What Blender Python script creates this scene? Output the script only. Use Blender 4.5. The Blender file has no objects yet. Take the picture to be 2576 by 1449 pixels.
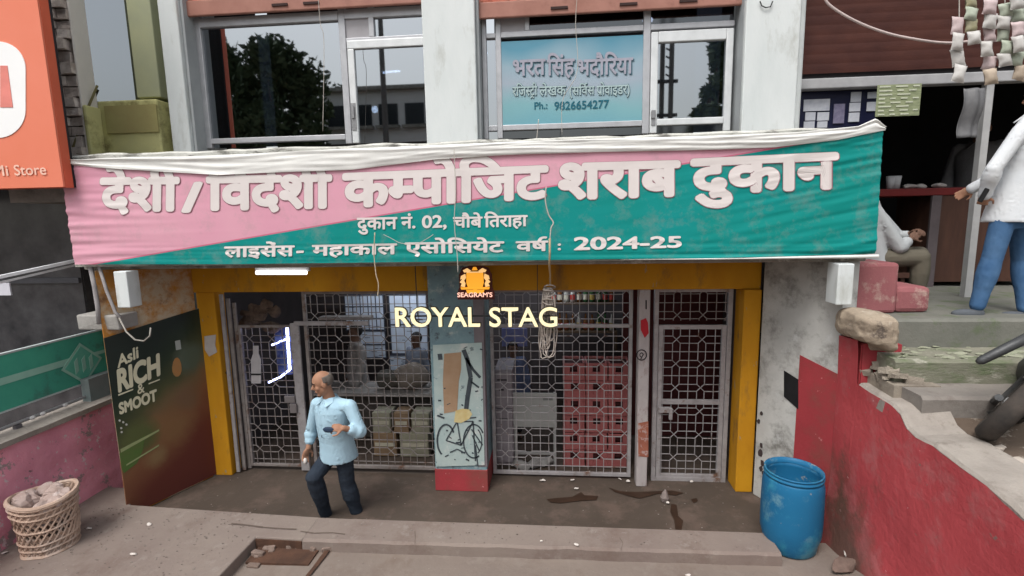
import bpy, bmesh, math, random
from mathutils import Vector, Matrix, noise
R = random.Random(7)
rad = math.radians
sc = bpy.context.scene
COL = sc.collection

# ---------------------------------------------------------------- camera
EYE = Vector((0.0, 0.0, 3.15))
PITCH, YAW, ROLL, FPX = rad(8.0), rad(-5.0), rad(-1.1), 500.0
FW = Vector((math.sin(YAW)*math.cos(PITCH), math.cos(YAW)*math.cos(PITCH), -math.sin(PITCH)))
RT0 = Vector((math.cos(YAW), -math.sin(YAW), 0)); UP0 = RT0.cross(FW)
RT = RT0*math.cos(ROLL)+UP0*math.sin(ROLL); UP = -RT0*math.sin(ROLL)+UP0*math.cos(ROLL)
cam = bpy.data.cameras.new('camera'); cam.sensor_width = 36; cam.lens = 36*FPX/1024
cam.clip_start = 0.05; cam.clip_end = 2000
camo = bpy.data.objects.new('camera', cam); COL.objects.link(camo)
mw = Matrix((RT, UP, -FW)).transposed().to_4x4(); mw.translation = EYE
camo.matrix_world = mw
sc.camera = camo

# ---------------------------------------------------------------- light
w = bpy.data.worlds.new('World'); sc.world = w; w.use_nodes = True
nt = w.node_tree; bg = nt.nodes['Background']
sky = nt.nodes.new('ShaderNodeTexSky'); sky.sky_type = 'NISHITA'; sky.sun_disc = False
SUN_EL, SUN_AZ = rad(58), rad(205)
sky.sun_elevation = SUN_EL; sky.sun_rotation = SUN_AZ
sky.air_density = 1.6; sky.dust_density = 4.0; sky.ozone_density = 1.0
hs = nt.nodes.new('ShaderNodeHueSaturation'); hs.inputs['Saturation'].default_value = 0.28
nt.links.new(sky.outputs[0], hs.inputs['Color']); nt.links.new(hs.outputs[0], bg.inputs[0])
bg.inputs[1].default_value = 0.15
sl = bpy.data.lights.new('sun', 'SUN'); sl.energy = 1.4; sl.angle = rad(25); sl.color = (1, .97, .93)
so = bpy.data.objects.new('sun', sl); COL.objects.link(so)
sdir = Vector((math.sin(SUN_AZ)*math.cos(SUN_EL), math.cos(SUN_AZ)*math.cos(SUN_EL), math.sin(SUN_EL)))
so.rotation_euler = sdir.to_track_quat('Z', 'Y').to_euler(); so.location = (0, -8, 20)
sc.view_settings.view_transform = 'Standard'; sc.view_settings.look = 'None'
sc.view_settings.gamma = 1; sc.view_settings.exposure = 0.45

# ---------------------------------------------------------------- measuring: photo sight lines meet real planes
K = 1257.8
def ray(x, y): return FW + RT*((x-1288)/K) - UP*((y-724.5)/K)
def onY(x, y, v): d = ray(x, y); return EYE + d*(v/d.y)
def onZ(x, y, v): d = ray(x, y); return EYE + d*((v-EYE.z)/d.z)
def onX(x, y, v): d = ray(x, y); return EYE + d*(v/d.x)

# ---------------------------------------------------------------- materials
MATS = {}
def mat(name, c1, c2=None, scale=5.0, rough=.85, bump=.15, bscale=40, metal=0.0, spec=.2, stain=None, stretch=(1,1,1), alpha=None):
    if name in MATS: return MATS[name]
    m = bpy.data.materials.new(name); m.use_nodes = True; n = m.node_tree; L = n.links
    p = n.nodes['Principled BSDF']
    p.inputs['Roughness'].default_value = rough; p.inputs['Metallic'].default_value = metal
    p.inputs['Specular IOR Level'].default_value = spec
    tc = n.nodes.new('ShaderNodeTexCoord'); mp = n.nodes.new('ShaderNodeMapping'); mp.inputs['Scale'].default_value = stretch
    L.new(tc.outputs['Object'], mp.inputs[0])
    def nz(s, det=6, ro=.6):
        t = n.nodes.new('ShaderNodeTexNoise'); t.inputs['Scale'].default_value = s
        t.inputs['Detail'].default_value = det; t.inputs['Roughness'].default_value = ro
        L.new(mp.outputs[0], t.inputs['Vector']); return t
    def ramp(src, lo, hi):
        r = n.nodes.new('ShaderNodeMapRange'); r.inputs[1].default_value = lo; r.inputs[2].default_value = hi
        L.new(src, r.inputs[0]); return r.outputs[0]
    def mix(f, a, b):
        x = n.nodes.new('ShaderNodeMix'); x.data_type = 'RGBA'
        L.new(f, x.inputs[0])
        for k, v in ((6, a), (7, b)):
            if isinstance(v, tuple): x.inputs[k].default_value = (*v, 1)
            else: L.new(v, x.inputs[k])
        return x.outputs[2]
    if c2 is None: c2 = tuple(v*.82 for v in c1)
    col = mix(ramp(nz(scale).outputs[0], .35, .68), c1, c2)
    if stain:
        for (scol, ss, lo, hi) in stain:
            col = mix(ramp(nz(ss, 8, .7).outputs[0], lo-.055, max(lo-.045, hi-.09)), col, scol)
    L.new(col, p.inputs['Base Color'])
    if bump:
        b = n.nodes.new('ShaderNodeBump'); b.inputs['Strength'].default_value = bump; b.inputs['Distance'].default_value = .02
        L.new(nz(bscale, 8, .65).outputs[0], b.inputs['Height']); L.new(b.outputs[0], p.inputs['Normal'])
    MATS[name] = m; return m
def glow(name, c, s):
    if name in MATS: return MATS[name]
    m = bpy.data.materials.new(name); m.use_nodes = True; p = m.node_tree.nodes['Principled BSDF']
    p.inputs['Base Color'].default_value = (*[v*.35 for v in c], 1); p.inputs['Emission Color'].default_value = (*c, 1)
    p.inputs['Emission Strength'].default_value = s; MATS[name] = m; return m
def glass(name, tint, fac, rough=.01):
    m = bpy.data.materials.new(name); m.use_nodes = True; n = m.node_tree; n.nodes.remove(n.nodes['Principled BSDF'])
    out = n.nodes['Material Output']
    t = n.nodes.new('ShaderNodeBsdfTransparent'); t.inputs[0].default_value = (*tint, 1)
    g = n.nodes.new('ShaderNodeBsdfGlossy'); g.inputs['Roughness'].default_value = rough; g.inputs[0].default_value = (.9, .95, 1, 1)
    x = n.nodes.new('ShaderNodeMixShader'); x.inputs[0].default_value = fac
    n.links.new(t.outputs[0], x.inputs[1]); n.links.new(g.outputs[0], x.inputs[2]); n.links.new(x.outputs[0], out.inputs[0])
    MATS[name] = m; return m

# ---------------------------------------------------------------- mesh building
def tag(o, label=None, cat=None, group=None, kind=None):
    if label: o['label'] = label
    if cat: o['category'] = cat
    if group: o['group'] = group
    if kind: o['kind'] = kind
    return o
def thing(name, base, label, cat, group=None):
    o = bpy.data.objects.new(name, None); COL.objects.link(o); o.location = base; o.empty_display_size = .1
    o['base'] = 1; return tag(o, label, cat, group)
def origin_of(p):
    while p is not None and p.parent is not None: p = p.parent
    return Vector(p.location) if p is not None else Vector((0, 0, 0))
class MB:
    def __init__(s): s.v = []; s.f = []
    def add(s, vs, fs):
        o = len(s.v); s.v += [Vector(v) for v in vs]; s.f += [tuple(i+o for i in f) for f in fs]; return s
    def hexa(s, c):   # 8 corners: bottom 4 ccw, top 4 ccw
        return s.add(c, [(3,2,1,0),(4,5,6,7),(0,1,5,4),(1,2,6,5),(2,3,7,6),(3,0,4,7)])
    def box(s, x0, x1, y0, y1, z0, z1):
        return s.hexa([(x0,y0,z0),(x1,y0,z0),(x1,y1,z0),(x0,y1,z0),(x0,y0,z1),(x1,y0,z1),(x1,y1,z1),(x0,y1,z1)])
    def bar(s, a, b, t, d, n=Vector((0,1,0))):  # flat bar a->b, width t in plane perpendicular to n, depth d along n
        a, b = Vector(a), Vector(b); u = (b-a)
        if u.length < 1e-6: return s
        u.normalize(); n = Vector(n); n = (n-u*n.dot(u)).normalized(); q = n.cross(u)*t/2; n = n*d/2
        return s.hexa([a-q-n, a+q-n, a+q+n, a-q+n, b-q-n, b+q-n, b+q+n, b-q+n])
    def prism(s, pts, off):   # polygon pts extruded by off
        n = len(pts); off = Vector(off); pts = [Vector(p) for p in pts]
        s.add(pts+[p+off for p in pts], [tuple(range(n))[::-1], tuple(range(n, 2*n))]+[(i, (i+1) % n, n+(i+1) % n, n+i) for i in range(n)])
        return s
    def tube(s, pts, r, seg=8, cap=True):
        pts = [Vector(p) for p in pts]; rs = r if isinstance(r, (list, tuple)) else [r]*len(pts)
        o = len(s.v); up = None
        for i, p in enumerate(pts):
            d = (pts[min(i+1, len(pts)-1)]-pts[max(i-1, 0)])
            d = d.normalized() if d.length > 1e-9 else Vector((0, 0, 1))
            if up is None: up = d.orthogonal().normalized()
            up = (up-d*up.dot(d)); up = up.normalized() if up.length > 1e-6 else d.orthogonal().normalized()
            q = d.cross(up)
            for k in range(seg):
                a = 2*math.pi*k/seg; s.v.append(p+(up*math.cos(a)+q*math.sin(a))*rs[i])
        for i in range(len(pts)-1):
            for k in range(seg):
                a, b = o+i*seg+k, o+i*seg+(k+1) % seg; s.f.append((a, b, b+seg, a+seg))
        if cap:
            s.f.append(tuple(o+k for k in range(seg))[::-1]); e = o+(len(pts)-1)*seg; s.f.append(tuple(e+k for k in range(seg)))
        return s
    def rings(s, rings, cap=True):   # list of equal-length rings of points
        o = len(s.v); n = len(rings[0])
        for r in rings: s.v += [Vector(p) for p in r]
        for i in range(len(rings)-1):
            for k in range(n):
                a, b = o+i*n+k, o+i*n+(k+1) % n; s.f.append((a, b, b+n, a+n))
        if cap:
            s.f.append(tuple(o+k for k in range(n))[::-1]); e = o+(len(rings)-1)*n; s.f.append(tuple(e+k for k in range(n)))
        return s
    def lathe(s, prof, c, seg=32, cap=False):
        c = Vector(c)
        return s.rings([[c+Vector((r*math.cos(2*math.pi*k/seg), r*math.sin(2*math.pi*k/seg), z)) for k in range(seg)] for r, z in prof], cap)
    def ell(s, c, rx, ry, rz, ax=None, seg=16, rg=10, keep=None):
        c = Vector(c); X, Y, Z = ax or (Vector((1,0,0)), Vector((0,1,0)), Vector((0,0,1)))
        o = len(s.v); dirs = []
        for i in range(rg+1):
            t = math.pi*i/rg
            for k in range(seg):
                a = 2*math.pi*k/seg; d = (math.sin(t)*math.cos(a), math.sin(t)*math.sin(a), math.cos(t)); dirs.append(d)
                s.v.append(c+X*(d[0]*rx)+Y*(d[1]*ry)+Z*(d[2]*rz))
        for i in range(rg):
            for k in range(seg):
                q = [i*seg+k, (i+1)*seg+k, (i+1)*seg+(k+1) % seg, i*seg+(k+1) % seg]
                if keep and not all(keep(dirs[j]) for j in q): continue
                s.f.append(tuple(o+j for j in q))
        return s
    def grid(s, fn, nu, nv):
        o = len(s.v)
        for j in range(nv+1):
            for i in range(nu+1): s.v.append(Vector(fn(i/nu, j/nv)))
        for j in range(nv):
            for i in range(nu):
                a = o+j*(nu+1)+i; s.f.append((a, a+1, a+nu+2, a+nu+1))
        return s
    def build(s, name, m, parent=None, smooth=False, bevel=0, seg=2, solid=0, auto=False):
        me = bpy.data.meshes.new(name); og = origin_of(parent)
        if parent is None:
            xs = [v.x for v in s.v]; ys = [v.y for v in s.v]; og = Vector(((min(xs)+max(xs))/2, (min(ys)+max(ys))/2, min(v.z for v in s.v)))
        me.from_pydata([v-og for v in s.v], [], s.f); me.validate(); me.update()
        bm = bmesh.new(); bm.from_mesh(me); bmesh.ops.remove_doubles(bm, verts=bm.verts, dist=1e-5)
        bmesh.ops.recalc_face_normals(bm, faces=bm.faces); bm.to_mesh(me); bm.free()
        o = bpy.data.objects.new(name, me); COL.objects.link(o)
        if m: me.materials.append(m)
        if parent is None: o.location = og
        else: o.parent = parent
        if smooth: me.polygons.foreach_set('use_smooth', [True]*len(me.polygons))
        if solid:
            q = o.modifiers.new('solid', 'SOLIDIFY'); q.thickness = solid; q.offset = 0
        if bevel:
            q = o.modifiers.new('bevel', 'BEVEL'); q.width = bevel; q.segments = seg; q.limit_method = 'ANGLE'; q.angle_limit = rad(40)
        return o
def struct(mb, name, m, **k): return tag(mb.build(name, m, **k), kind='structure')
def wob(p, s, a):   # rough up
    return p + noise.noise_vector(p*s)*a
def roughen(mb, s, a):
    mb.v = [wob(v, s, a) for v in mb.v]; return mb

# ---------------------------------------------------------------- lettering (Latin and Devanagari outlines from the built-in text object)
_G = {}
def _raw(t, off):
    c = bpy.data.curves.new('lettering', 'FONT'); c.body = t; c.offset = off; c.resolution_u = 4
    o = bpy.data.objects.new('lettering', c); COL.objects.link(o); bpy.context.view_layer.update()
    me = bpy.data.meshes.new_from_object(o.evaluated_get(bpy.context.evaluated_depsgraph_get()))
    v = [Vector((q.co.x, q.co.y, 0)) for q in me.vertices]; f = [tuple(p.vertices) for p in me.polygons]
    bpy.data.objects.remove(o); bpy.data.curves.remove(c); bpy.data.meshes.remove(me); return v, f
def _xmax(t): return max(q.x for q in _raw(t, 0)[0])
def glyph(t, off):
    k = (t, off)
    if k not in _G:
        if t == ' ': _G[k] = ([], [], .28)
        else:
            v, f = _raw(t, off); ref = 'क' if ord(t[0]) > 0x900 else 'H'
            _G[k] = (v, f, _xmax(t+ref)-_xmax(ref))
    return _G[k]
def clip(v, f, xm):
    bm = bmesh.new(); vs = [bm.verts.new(p) for p in v]
    for q in f: 
        try: bm.faces.new([vs[i] for i in q])
        except ValueError: pass
    bmesh.ops.bisect_plane(bm, geom=bm.verts[:]+bm.edges[:]+bm.faces[:], plane_co=(xm, 0, 0), plane_no=(1, 0, 0), clear_outer=True)
    bm.verts.index_update(); r = [p.co.copy() for p in bm.verts], [tuple(q.index for q in p.verts) for p in bm.faces]; bm.free(); return r
HALF = {'म': .40, 'स': .47}
def layout(tokens, off=0.0, track=0.0):
    """tokens in visual order; '>x' = half form, '^' = reph over the letter before, '/r' = ra stroke under the letter before"""
    x = 0; out = []
    for t in tokens:
        if t[0] == '>':
            v, f, a = glyph(t[1], off); v, f = clip(v, f, HALF[t[1]]); out.append(([p+Vector((x, 0, 0)) for p in v], f)); x += HALF[t[1]]-.01
        elif t == '^':
            v, f, a = glyph('े', off); mx = max(p.x for p in v); mn = min(p.x for p in v)
            out.append(([Vector((x-.02-(p.x-mn), p.y, 0)) for p in v], [q[::-1] for q in f]))
        elif t == '/r':
            out.append(([Vector(p)+Vector((x-.19, 0, 0)) for p in ((-.17, .02-off, 0), (-.13-off, -.0-off, 0), (.03, .17, 0), (.0, .23+off, 0))], [(0, 1, 2, 3)]))
        elif t == '/t':
            out.append(([Vector(p)+Vector((x-.28, 0, 0)) for p in ((-.17, -.17, 0), (-.12, -.2, 0), (0, -.08, 0), (.12, -.2, 0), (.17, -.17, 0), (0, .0, 0))], [(0, 1, 2, 5), (2, 3, 4, 5)]))
        else:
            v, f, a = glyph(t, off); out.append(([p+Vector((x, 0, 0)) for p in v], f)); x += a+track
    return out, x
RING = [(0, 0)]+[(math.cos(k*math.pi/6), math.sin(k*math.pi/6)) for k in range(12)]
def word(mb, tokens, fn, off=0.0, track=0.0, step=.0004, h=.622, width=None, asp=1.0):
    """fn(u, v, lift): u 0..1 across the word, v 0..1 baseline to head line"""
    deva = off > 0
    pcs, wd = layout(tokens, 0.0 if deva else off, track)
    wd = width or wd
    if deva:   # heavier strokes: every outline laid down again around a small ring
        for i, (v, f) in enumerate(pcs):
            for j, (cx, cy) in enumerate(RING if off else RING[:1]):
                if v: mb.add([fn((p.x+cx*off*asp)/wd, (p.y+cy*off)/h, (i % 5)*step+j*.00007) for p in v], f)
        return
    for i, (v, f) in enumerate(pcs):
        if v: mb.add([fn(p.x/wd, p.y/h, (i % 5)*step) for p in v], f)
def onP(x, y, p, q):   # vertical plane through plan points p, q
    n = Vector((-(q[1]-p[1]), q[0]-p[0], 0)); d = ray(x, y); t = (Vector((p[0], p[1], 0))-EYE).dot(n)/d.dot(n); return EYE+d*t

# ================================================================ materials
WHITE = mat('white wall paint', (.66,.69,.69), (.56,.60,.60), 2.2, .8, .1, 60, stain=[((.40,.41,.38), 3.1, .60, .82)], stretch=(1,1,.35))
ALU = mat('anodised aluminium', (0.442,0.449,0.471), (0.368,0.375,0.397), 9, .45, .03, metal=.35, spec=.5)
SHUT = mat('brown shutter paint', (0.900,0.408,0.302), (0.855,0.288,0.209), 4, .55, .1, stain=[((.23,.12,.09), 7, .55, .8)], stretch=(1,1,2))
SHUTD = mat('dark brown shutter paint', (0.071,0.024,0.017), (0.046,0.015,0.012), 3, .6, .1, stretch=(1,1,2))
CONC = mat('weathered concrete', (0.304,0.288,0.256), (0.224,0.216,0.192), 4, .95, .4, 30, stain=[((.13,.125,.11), 3, .58, .75), ((.5,.49,.46), 9, .6, .75)])
LIP = mat('stained parapet plaster', (.58,.58,.54), (.42,.42,.38), 5, .95, .35, 30, stain=[((.16,.155,.14), 4.5, .56, .72)], stretch=(1,1,3))
YEL = mat('ochre yellow wall paint', (0.560,0.271,0.014), (0.463,0.206,0.011), 3, .75, .12, 45, stain=[((.22,.12,.035), 3.2, .62, .80), ((.34,.26,.15), 11, .70, .76), ((.08,.05,.02), 7, .72, .79)], stretch=(1,1,.45))
ORG = mat('orange brown wall paint', (.52,.24,.05), (.40,.17,.04), 2.5, .8, .15, 40, stain=[((.52,.42,.30), 1.7, .52, .66), ((.2,.1,.05), 6, .62, .8)])
GREYP = mat('patchy grey plaster', (0.544,0.544,0.520), (0.411,0.411,0.394), 2.5, .9, .25, 35, stain=[((.20,.195,.18), 3.5, .55, .78), ((.55,.56,.55), 5, .62, .8)])
RED = mat('red oxide wall paint', (0.344,0.046,0.054), (0.280,0.036,0.044), 2.2, .75, .25, 26, stain=[((.20,.075,.06), 1.1, .56, .80), ((.55,.22,.22), 11, .70, .76)])
REDW = mat('chipped red wall paint', (.47,.075,.085), (.40,.058,.066), 1.8, .8, .45, 18, stain=[((.145,.075,.058), .8, .57, .74), ((.42,.115,.12), 2.6, .56, .72), ((.62,.36,.36), 13, .735, .75), ((.24,.14,.125), 7, .70, .76)])
PINK = mat('flaking pink wall paint', (.80,.34,.43), (.66,.25,.33), 2.2, .85, .5, 16, stain=[((.34,.26,.26), 3.2, .64, .70), ((.66,.52,.54), 11, .655, .685), ((.22,.14,.15), 6, .70, .76)])
def blot(m, c, r, col):   # one noise-edged patch of another colour, round a point of the object
    n = m.node_tree; p = n.nodes['Principled BSDF']; src = p.inputs['Base Color'].links[0].from_socket
    tc = n.nodes.new('ShaderNodeTexCoord'); vd = n.nodes.new('ShaderNodeVectorMath'); vd.operation = 'DISTANCE'; vd.inputs[1].default_value = c
    nz = n.nodes.new('ShaderNodeTexNoise'); nz.inputs['Scale'].default_value = 2.4; nz.inputs['Detail'].default_value = 8; nz.inputs['Roughness'].default_value = .7
    n.links.new(tc.outputs['Object'], vd.inputs[0]); n.links.new(tc.outputs['Object'], nz.inputs['Vector'])
    ma = n.nodes.new('ShaderNodeMath'); ma.operation = 'MULTIPLY_ADD'; ma.inputs[1].default_value = 1.6*r
    n.links.new(nz.outputs[0], ma.inputs[0]); n.links.new(vd.outputs['Value'], ma.inputs[2])
    mr = n.nodes.new('ShaderNodeMapRange'); mr.inputs[1].default_value = r*2.0; mr.inputs[2].default_value = r*1.25; n.links.new(ma.outputs[0], mr.inputs[0])
    x = n.nodes.new('ShaderNodeMix'); x.data_type = 'RGBA'; n.links.new(mr.outputs[0], x.inputs[0]); n.links.new(src, x.inputs[6]); x.inputs[7].default_value = (*col, 1); n.links.new(x.outputs[2], p.inputs['Base Color'])
blot(REDW, (-.02, .80, .12), .42, (.13,.068,.055))  # broad dark brown patch low on the red wall beside the drum
PINK2 = mat('dusty pink paint', (0.304,0.112,0.119), (0.251,0.092,0.099), 3, .85, .3, 25, stain=[((.42,.30,.26), 5, .58, .75)])
TEALP = mat('faded teal paint', (.20,.31,.33), (.145,.215,.26), 5, .8, .2, 30, stain=[((.36,.42,.42), 6, .6, .75), ((.09,.11,.13), 9, .62, .74)])
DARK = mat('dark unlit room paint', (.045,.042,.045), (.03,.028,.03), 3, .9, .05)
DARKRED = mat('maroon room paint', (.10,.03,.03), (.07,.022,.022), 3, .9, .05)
GROUND = mat('dusty concrete ground', (0.222,0.183,0.156), (0.183,0.148,0.129), 1.1, .95, .35, 22, stain=[((.165,.125,.103), 1.3, .56, .76), ((.235,.20,.175), 4, .60, .8), ((.11,.085,.07), 15, .72, .80)])
KERB = mat('worn kerb concrete', (0.237,0.196,0.170), (0.200,0.159,0.141), 1.6, .95, .3, 28, stain=[((.17,.128,.11), 2.2, .58, .78), ((.27,.235,.21), 6, .63, .82), ((.12,.092,.08), 19, .72, .80)])
FLOOR = mat('grubby shop floor', (0.084,0.065,0.052), (0.065,0.050,0.040), 1.4, .7, .25, 16, stain=[((.11,.08,.065), 2.3, .56, .72), ((.12,.095,.08), 6, .64, .8)])
WET = mat('dried dark spill', (.03,.017,.011), (.045,.025,.016), 4, .55, .1)
DIRT = mat('brown dirt ground', (0.120,0.090,0.069), (0.093,0.069,0.054), 2, .95, .6, 20, stain=[((.30,.26,.22), 9, .62, .72)])
MOSS = mat('mossy grey step concrete', (.225,.215,.17), (.165,.172,.125), 3, .95, .5, 22, stain=[((.13,.155,.09), 3.2, .56, .70), ((.40,.39,.33), 7, .62, .78)], stretch=(.6,1,1.6))
COPE = mat('pale coping concrete', (0.338,0.304,0.270), (0.270,0.240,0.214), 5, .95, .5, 25, stain=[((.22,.19,.165), 7, .6, .76)])
STONE = mat('broken brick masonry', (0.358,0.294,0.223), (0.261,0.207,0.158), 5, .95, .6, 22, stain=[((.42,.36,.29), 9, .6, .75), ((.12,.095,.08), 6, .64, .74)])
BLK = mat('black paint', (.012,.012,.013), (.018,.018,.02), 5, .6, .05)
GLZ = glass('tinted reflective glazing', (.12,.14,.17), .36, .02)
GLD = glass('dark shopfront glazing', (.10,.11,.13), .10, .06)
IRON = mat('silver painted iron', (0.378,0.360,0.365), (0.279,0.261,0.261), 9, .5, .1, metal=.2, stain=[((.17,.10,.07), 5, .62, .76)])
IRON2 = mat('brown grey painted iron', (0.288,0.261,0.248), (0.198,0.171,0.162), 7, .55, .1, metal=.2, stain=[((.15,.085,.06), 5, .60, .74)])

# ================================================================ setting: ground
YK0, YK1, XK0, XK1 = 4.2, 4.56, -2.42, 1.98      # kerb
g = MB()
def gz(x, y):
    t = min(max((1.9-y)/1.5, 0), 1); z = .04+1.5*t*t*(3-2*t)
    b = min(max((x-1.9)/.8, 0), 1)*min(max((4.75-y)/.9, 0), 1)*min(max((y-1.2)/1., 0), 1)
    return z+.24*b*b + .012*noise.noise(Vector((x*1.3, y*1.3, 2)))*(1 if y < 4.1 else 0)
nx = 120
xs = [-60, -30, -15, -9]+[-7.0+i*.16 for i in range(61)]+[2.85]
ys = [-80, -40, -20, -10, -6, -3, -1.5]+[-.6+i*.16 for i in range(30)]+[4.2, 4.58]
HX0, HX1, HY0, HY1 = -2.95, -2.22, 3.80, 4.2
for j in range(len(ys)-1):
    for i in range(len(xs)-1):
        x0, x1, y0, y1 = xs[i], xs[i+1], ys[j], ys[j+1]
        cx, cy = (x0+x1)/2, (y0+y1)/2
        g.add([(x0,y0,gz(x0,y0)),(x1,y0,gz(x1,y0)),(x1,y1,gz(x1,y1)),(x0,y1,gz(x0,y1))], [(0,1,2,3)])
struct(g, 'ground', GROUND, smooth=True)
# left apron, level with the kerb top, broken where the slab has gone
a = MB()
a.prism([(-5.9,1.6,.150),(-2.95,1.9,.150),(-2.885,3.0,.150),(-2.895,3.7,.150),(-2.89,4.21,.150),(-2.42,4.20,.150),(-2.42,4.56,.150),(-3.3,4.60,.150),(-4.62,4.668,.150),(-4.70,5.0,.150),(-5.9,5.0,.150)], (0,0,-.145))
struct(a, 'pavement', KERB, bevel=.012)
k = MB()
pts = [(XK0+.002,YK0),(XK1,YK0+.04),(XK1-.02,YK1-.02),(XK0+.002,YK1)]
N = 40
top = []; 
rows = []
for i in range(N+1):
    u = i/N; x = XK0+.003+(XK1-XK0)*u
    e = .012*noise.noise(Vector((x*3, 0, 0)))
    f = YK0-.02+.05*u+e; bk = YK1+.004*noise.noise(Vector((x*4, 5, 0)))
    rows.append([(x,f,.0),(x,f+.006,.135+.008*noise.noise(Vector((x*5,1,0)))),(x,f+.03,.154),(x,bk-.02,.154),(x,bk,.14),(x,bk,-.02)])
k.rings(rows)
struct(k, 'kerb', KERB)
# stepped broken slabs of the missing pavement strip in front of the left apron
q = MB(); R.seed(77)
for i in range(16):
    x = -2.86+.64*R.random(); y = 4.13+.06*R.random() if i < 10 else 3.4+.7*R.random(); x = x if i < 10 else -2.86+.06*R.random(); sz = .03+.05*R.random()
    q.box(x, x+sz*1.6, y, y+sz, .0, .05+.05*R.random())
roughen(q, 9, .03)
struct(q, 'pavement', mat('broken cement lumps', (.22,.165,.14), (.15,.11,.09), 6, .95, .5), bevel=.012)
pit = MB().box(-2.885, -2.425, 4.188, 4.199, .02, .138).box(-2.86, -2.26, 3.98, 4.187, .03, .058)
struct(roughen(pit, 4, .008), 'pavement', mat('dark rust soil', (.105,.055,.036), (.065,.037,.027), 7, .9, .6, 25))  # dark rust-brown strip on the slab face and the ground before it
crk = MB()
cp = [onZ(838,1364,.062), onZ(820,1392,.062), onZ(795,1425,.062), onZ(770,1455,.062), onZ(745,1490,.062)]
for i in range(len(cp)-1):
    w0 = .035-.004*i
    crk.add([cp[i]+Vector((-w0,0,0)), cp[i]+Vector((w0*.5,0,0)), cp[i+1]+Vector((w0*.4,0,0)), cp[i+1]+Vector((-w0*.9,0,0))], [(0,1,2,3)])
struct(crk, 'pavement', mat('dark rust soil', (.1,.06,.04)))
ck = MB(); R.seed(91)
for pts in (((585,1317),(620,1320),(660,1326),(700,1329),(742,1331)),((752,1336),(790,1341),(835,1340),(866,1344)),((1040,1336),(1046,1350),(1042,1368)),((1560,1352),(1568,1366),(1563,1384))):
    P = [onZ(x+R.uniform(-4,4), y, .1565) for x, y in pts]
    for a, b in zip(P, P[1:]):
        w0, w1 = R.uniform(.004,.013), R.uniform(.004,.013); ck.add([a+Vector((0,-w0,0)), a+Vector((0,w0,0)), b+Vector((0,w1,0)), b+Vector((0,-w1,0))], [(0,1,2,3)])
struct(ck, 'pavement', mat('dark crack dirt', (.13,.10,.085)))
# shop floor inside and out
f = MB().grid(lambda u, v: (-5.0+7.9*u, 4.5+4.3*v, .004*noise.noise(Vector((u*9, v*5, 1)))), 60, 30)
struct(f, 'floor', FLOOR, smooth=True)
def stain(pp, z=.012):
    m = MB(); c = sum(pp, Vector())/len(pp); m.add([Vector((p.x,p.y,z)) for p in pp], [tuple(range(len(pp)))])
    struct(m, 'floor', WET)
stain([onZ(*p,0) for p in ((1375,1258),(1400,1255),(1440,1252),(1462,1240),(1470,1248),(1505,1250),(1500,1260),(1460,1262),(1410,1268),(1385,1266))])
stain([onZ(*p,0) for p in ((1530,1228),(1560,1238),(1600,1240),(1650,1238),(1690,1236),(1720,1242),(1700,1248),(1655,1244),(1610,1256),(1590,1252),(1548,1240))])
stain([onZ(*p,0) for p in ((1688,1270),(1702,1272),(1706,1300),(1718,1312),(1714,1340),(1700,1340),(1696,1310),(1686,1290))])
stain([onZ(*p,0) for p in ((1738,1258),(1752,1255),(1756,1262),(1745,1268))])
# ================================================================ main shop building
B = thing('shop_building', (-1.0, 5.9, 0), 'two storey white building with ochre yellow ground floor shopfront and brown rolled shutters above', 'building')
PF = 5.55
def pil(x0, x1):
    return MB().box(x0, x1, PF, 6.2, 3.1, 6.6)
xl = (onY(405,100,PF).x, onY(452,100,PF).x); xc = (onY(1067,200,PF).x, onY(1198,200,PF).x); xr = (onY(1870,200,PF).x, onY(2006,200,PF).x)
for a0, a1 in (xl, xc, xr): pil(a0, a1).build('pillar', WHITE, B, bevel=.012)
r_ = MB().box(xr[1]-.005, xr[1]+.06, PF+.02, 6.2, 3.1, 6.6); r_.build('drainpipe', mat('pale grey pipe', (.52,.55,.55), rough=.5), B, bevel=.02)
wy = 5.80
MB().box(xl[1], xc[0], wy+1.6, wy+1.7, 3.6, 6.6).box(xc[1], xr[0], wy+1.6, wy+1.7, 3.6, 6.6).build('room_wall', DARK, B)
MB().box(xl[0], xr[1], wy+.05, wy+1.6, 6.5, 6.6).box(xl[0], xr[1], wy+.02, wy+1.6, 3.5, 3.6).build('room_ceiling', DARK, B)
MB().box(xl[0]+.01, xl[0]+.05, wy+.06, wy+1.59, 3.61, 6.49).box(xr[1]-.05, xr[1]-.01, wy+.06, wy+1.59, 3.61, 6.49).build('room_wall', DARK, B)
JMB = mat('grey jamb paint', (.36,.38,.39), (.29,.31,.32), 3, .8, .1)
# jambs between pillar and window frame
MB().box(xl[1]+.002, onY(512,200,wy).x-.02, PF+.05, wy+.05, 3.6, 6.6).build('jamb', JMB, B, bevel=.006)
MB().box(onY(1840,200,wy).x+.03, xr[0]-.002, PF+.05, wy+.05, 3.6, 6.6).build('jamb', JMB, B, bevel=.006)
MB().box(xc[1]+.002, onY(1214,200,wy).x, PF+.06, wy+.05, 3.6, 6.6).build('jamb', JMB, B, bevel=.006)
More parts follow.
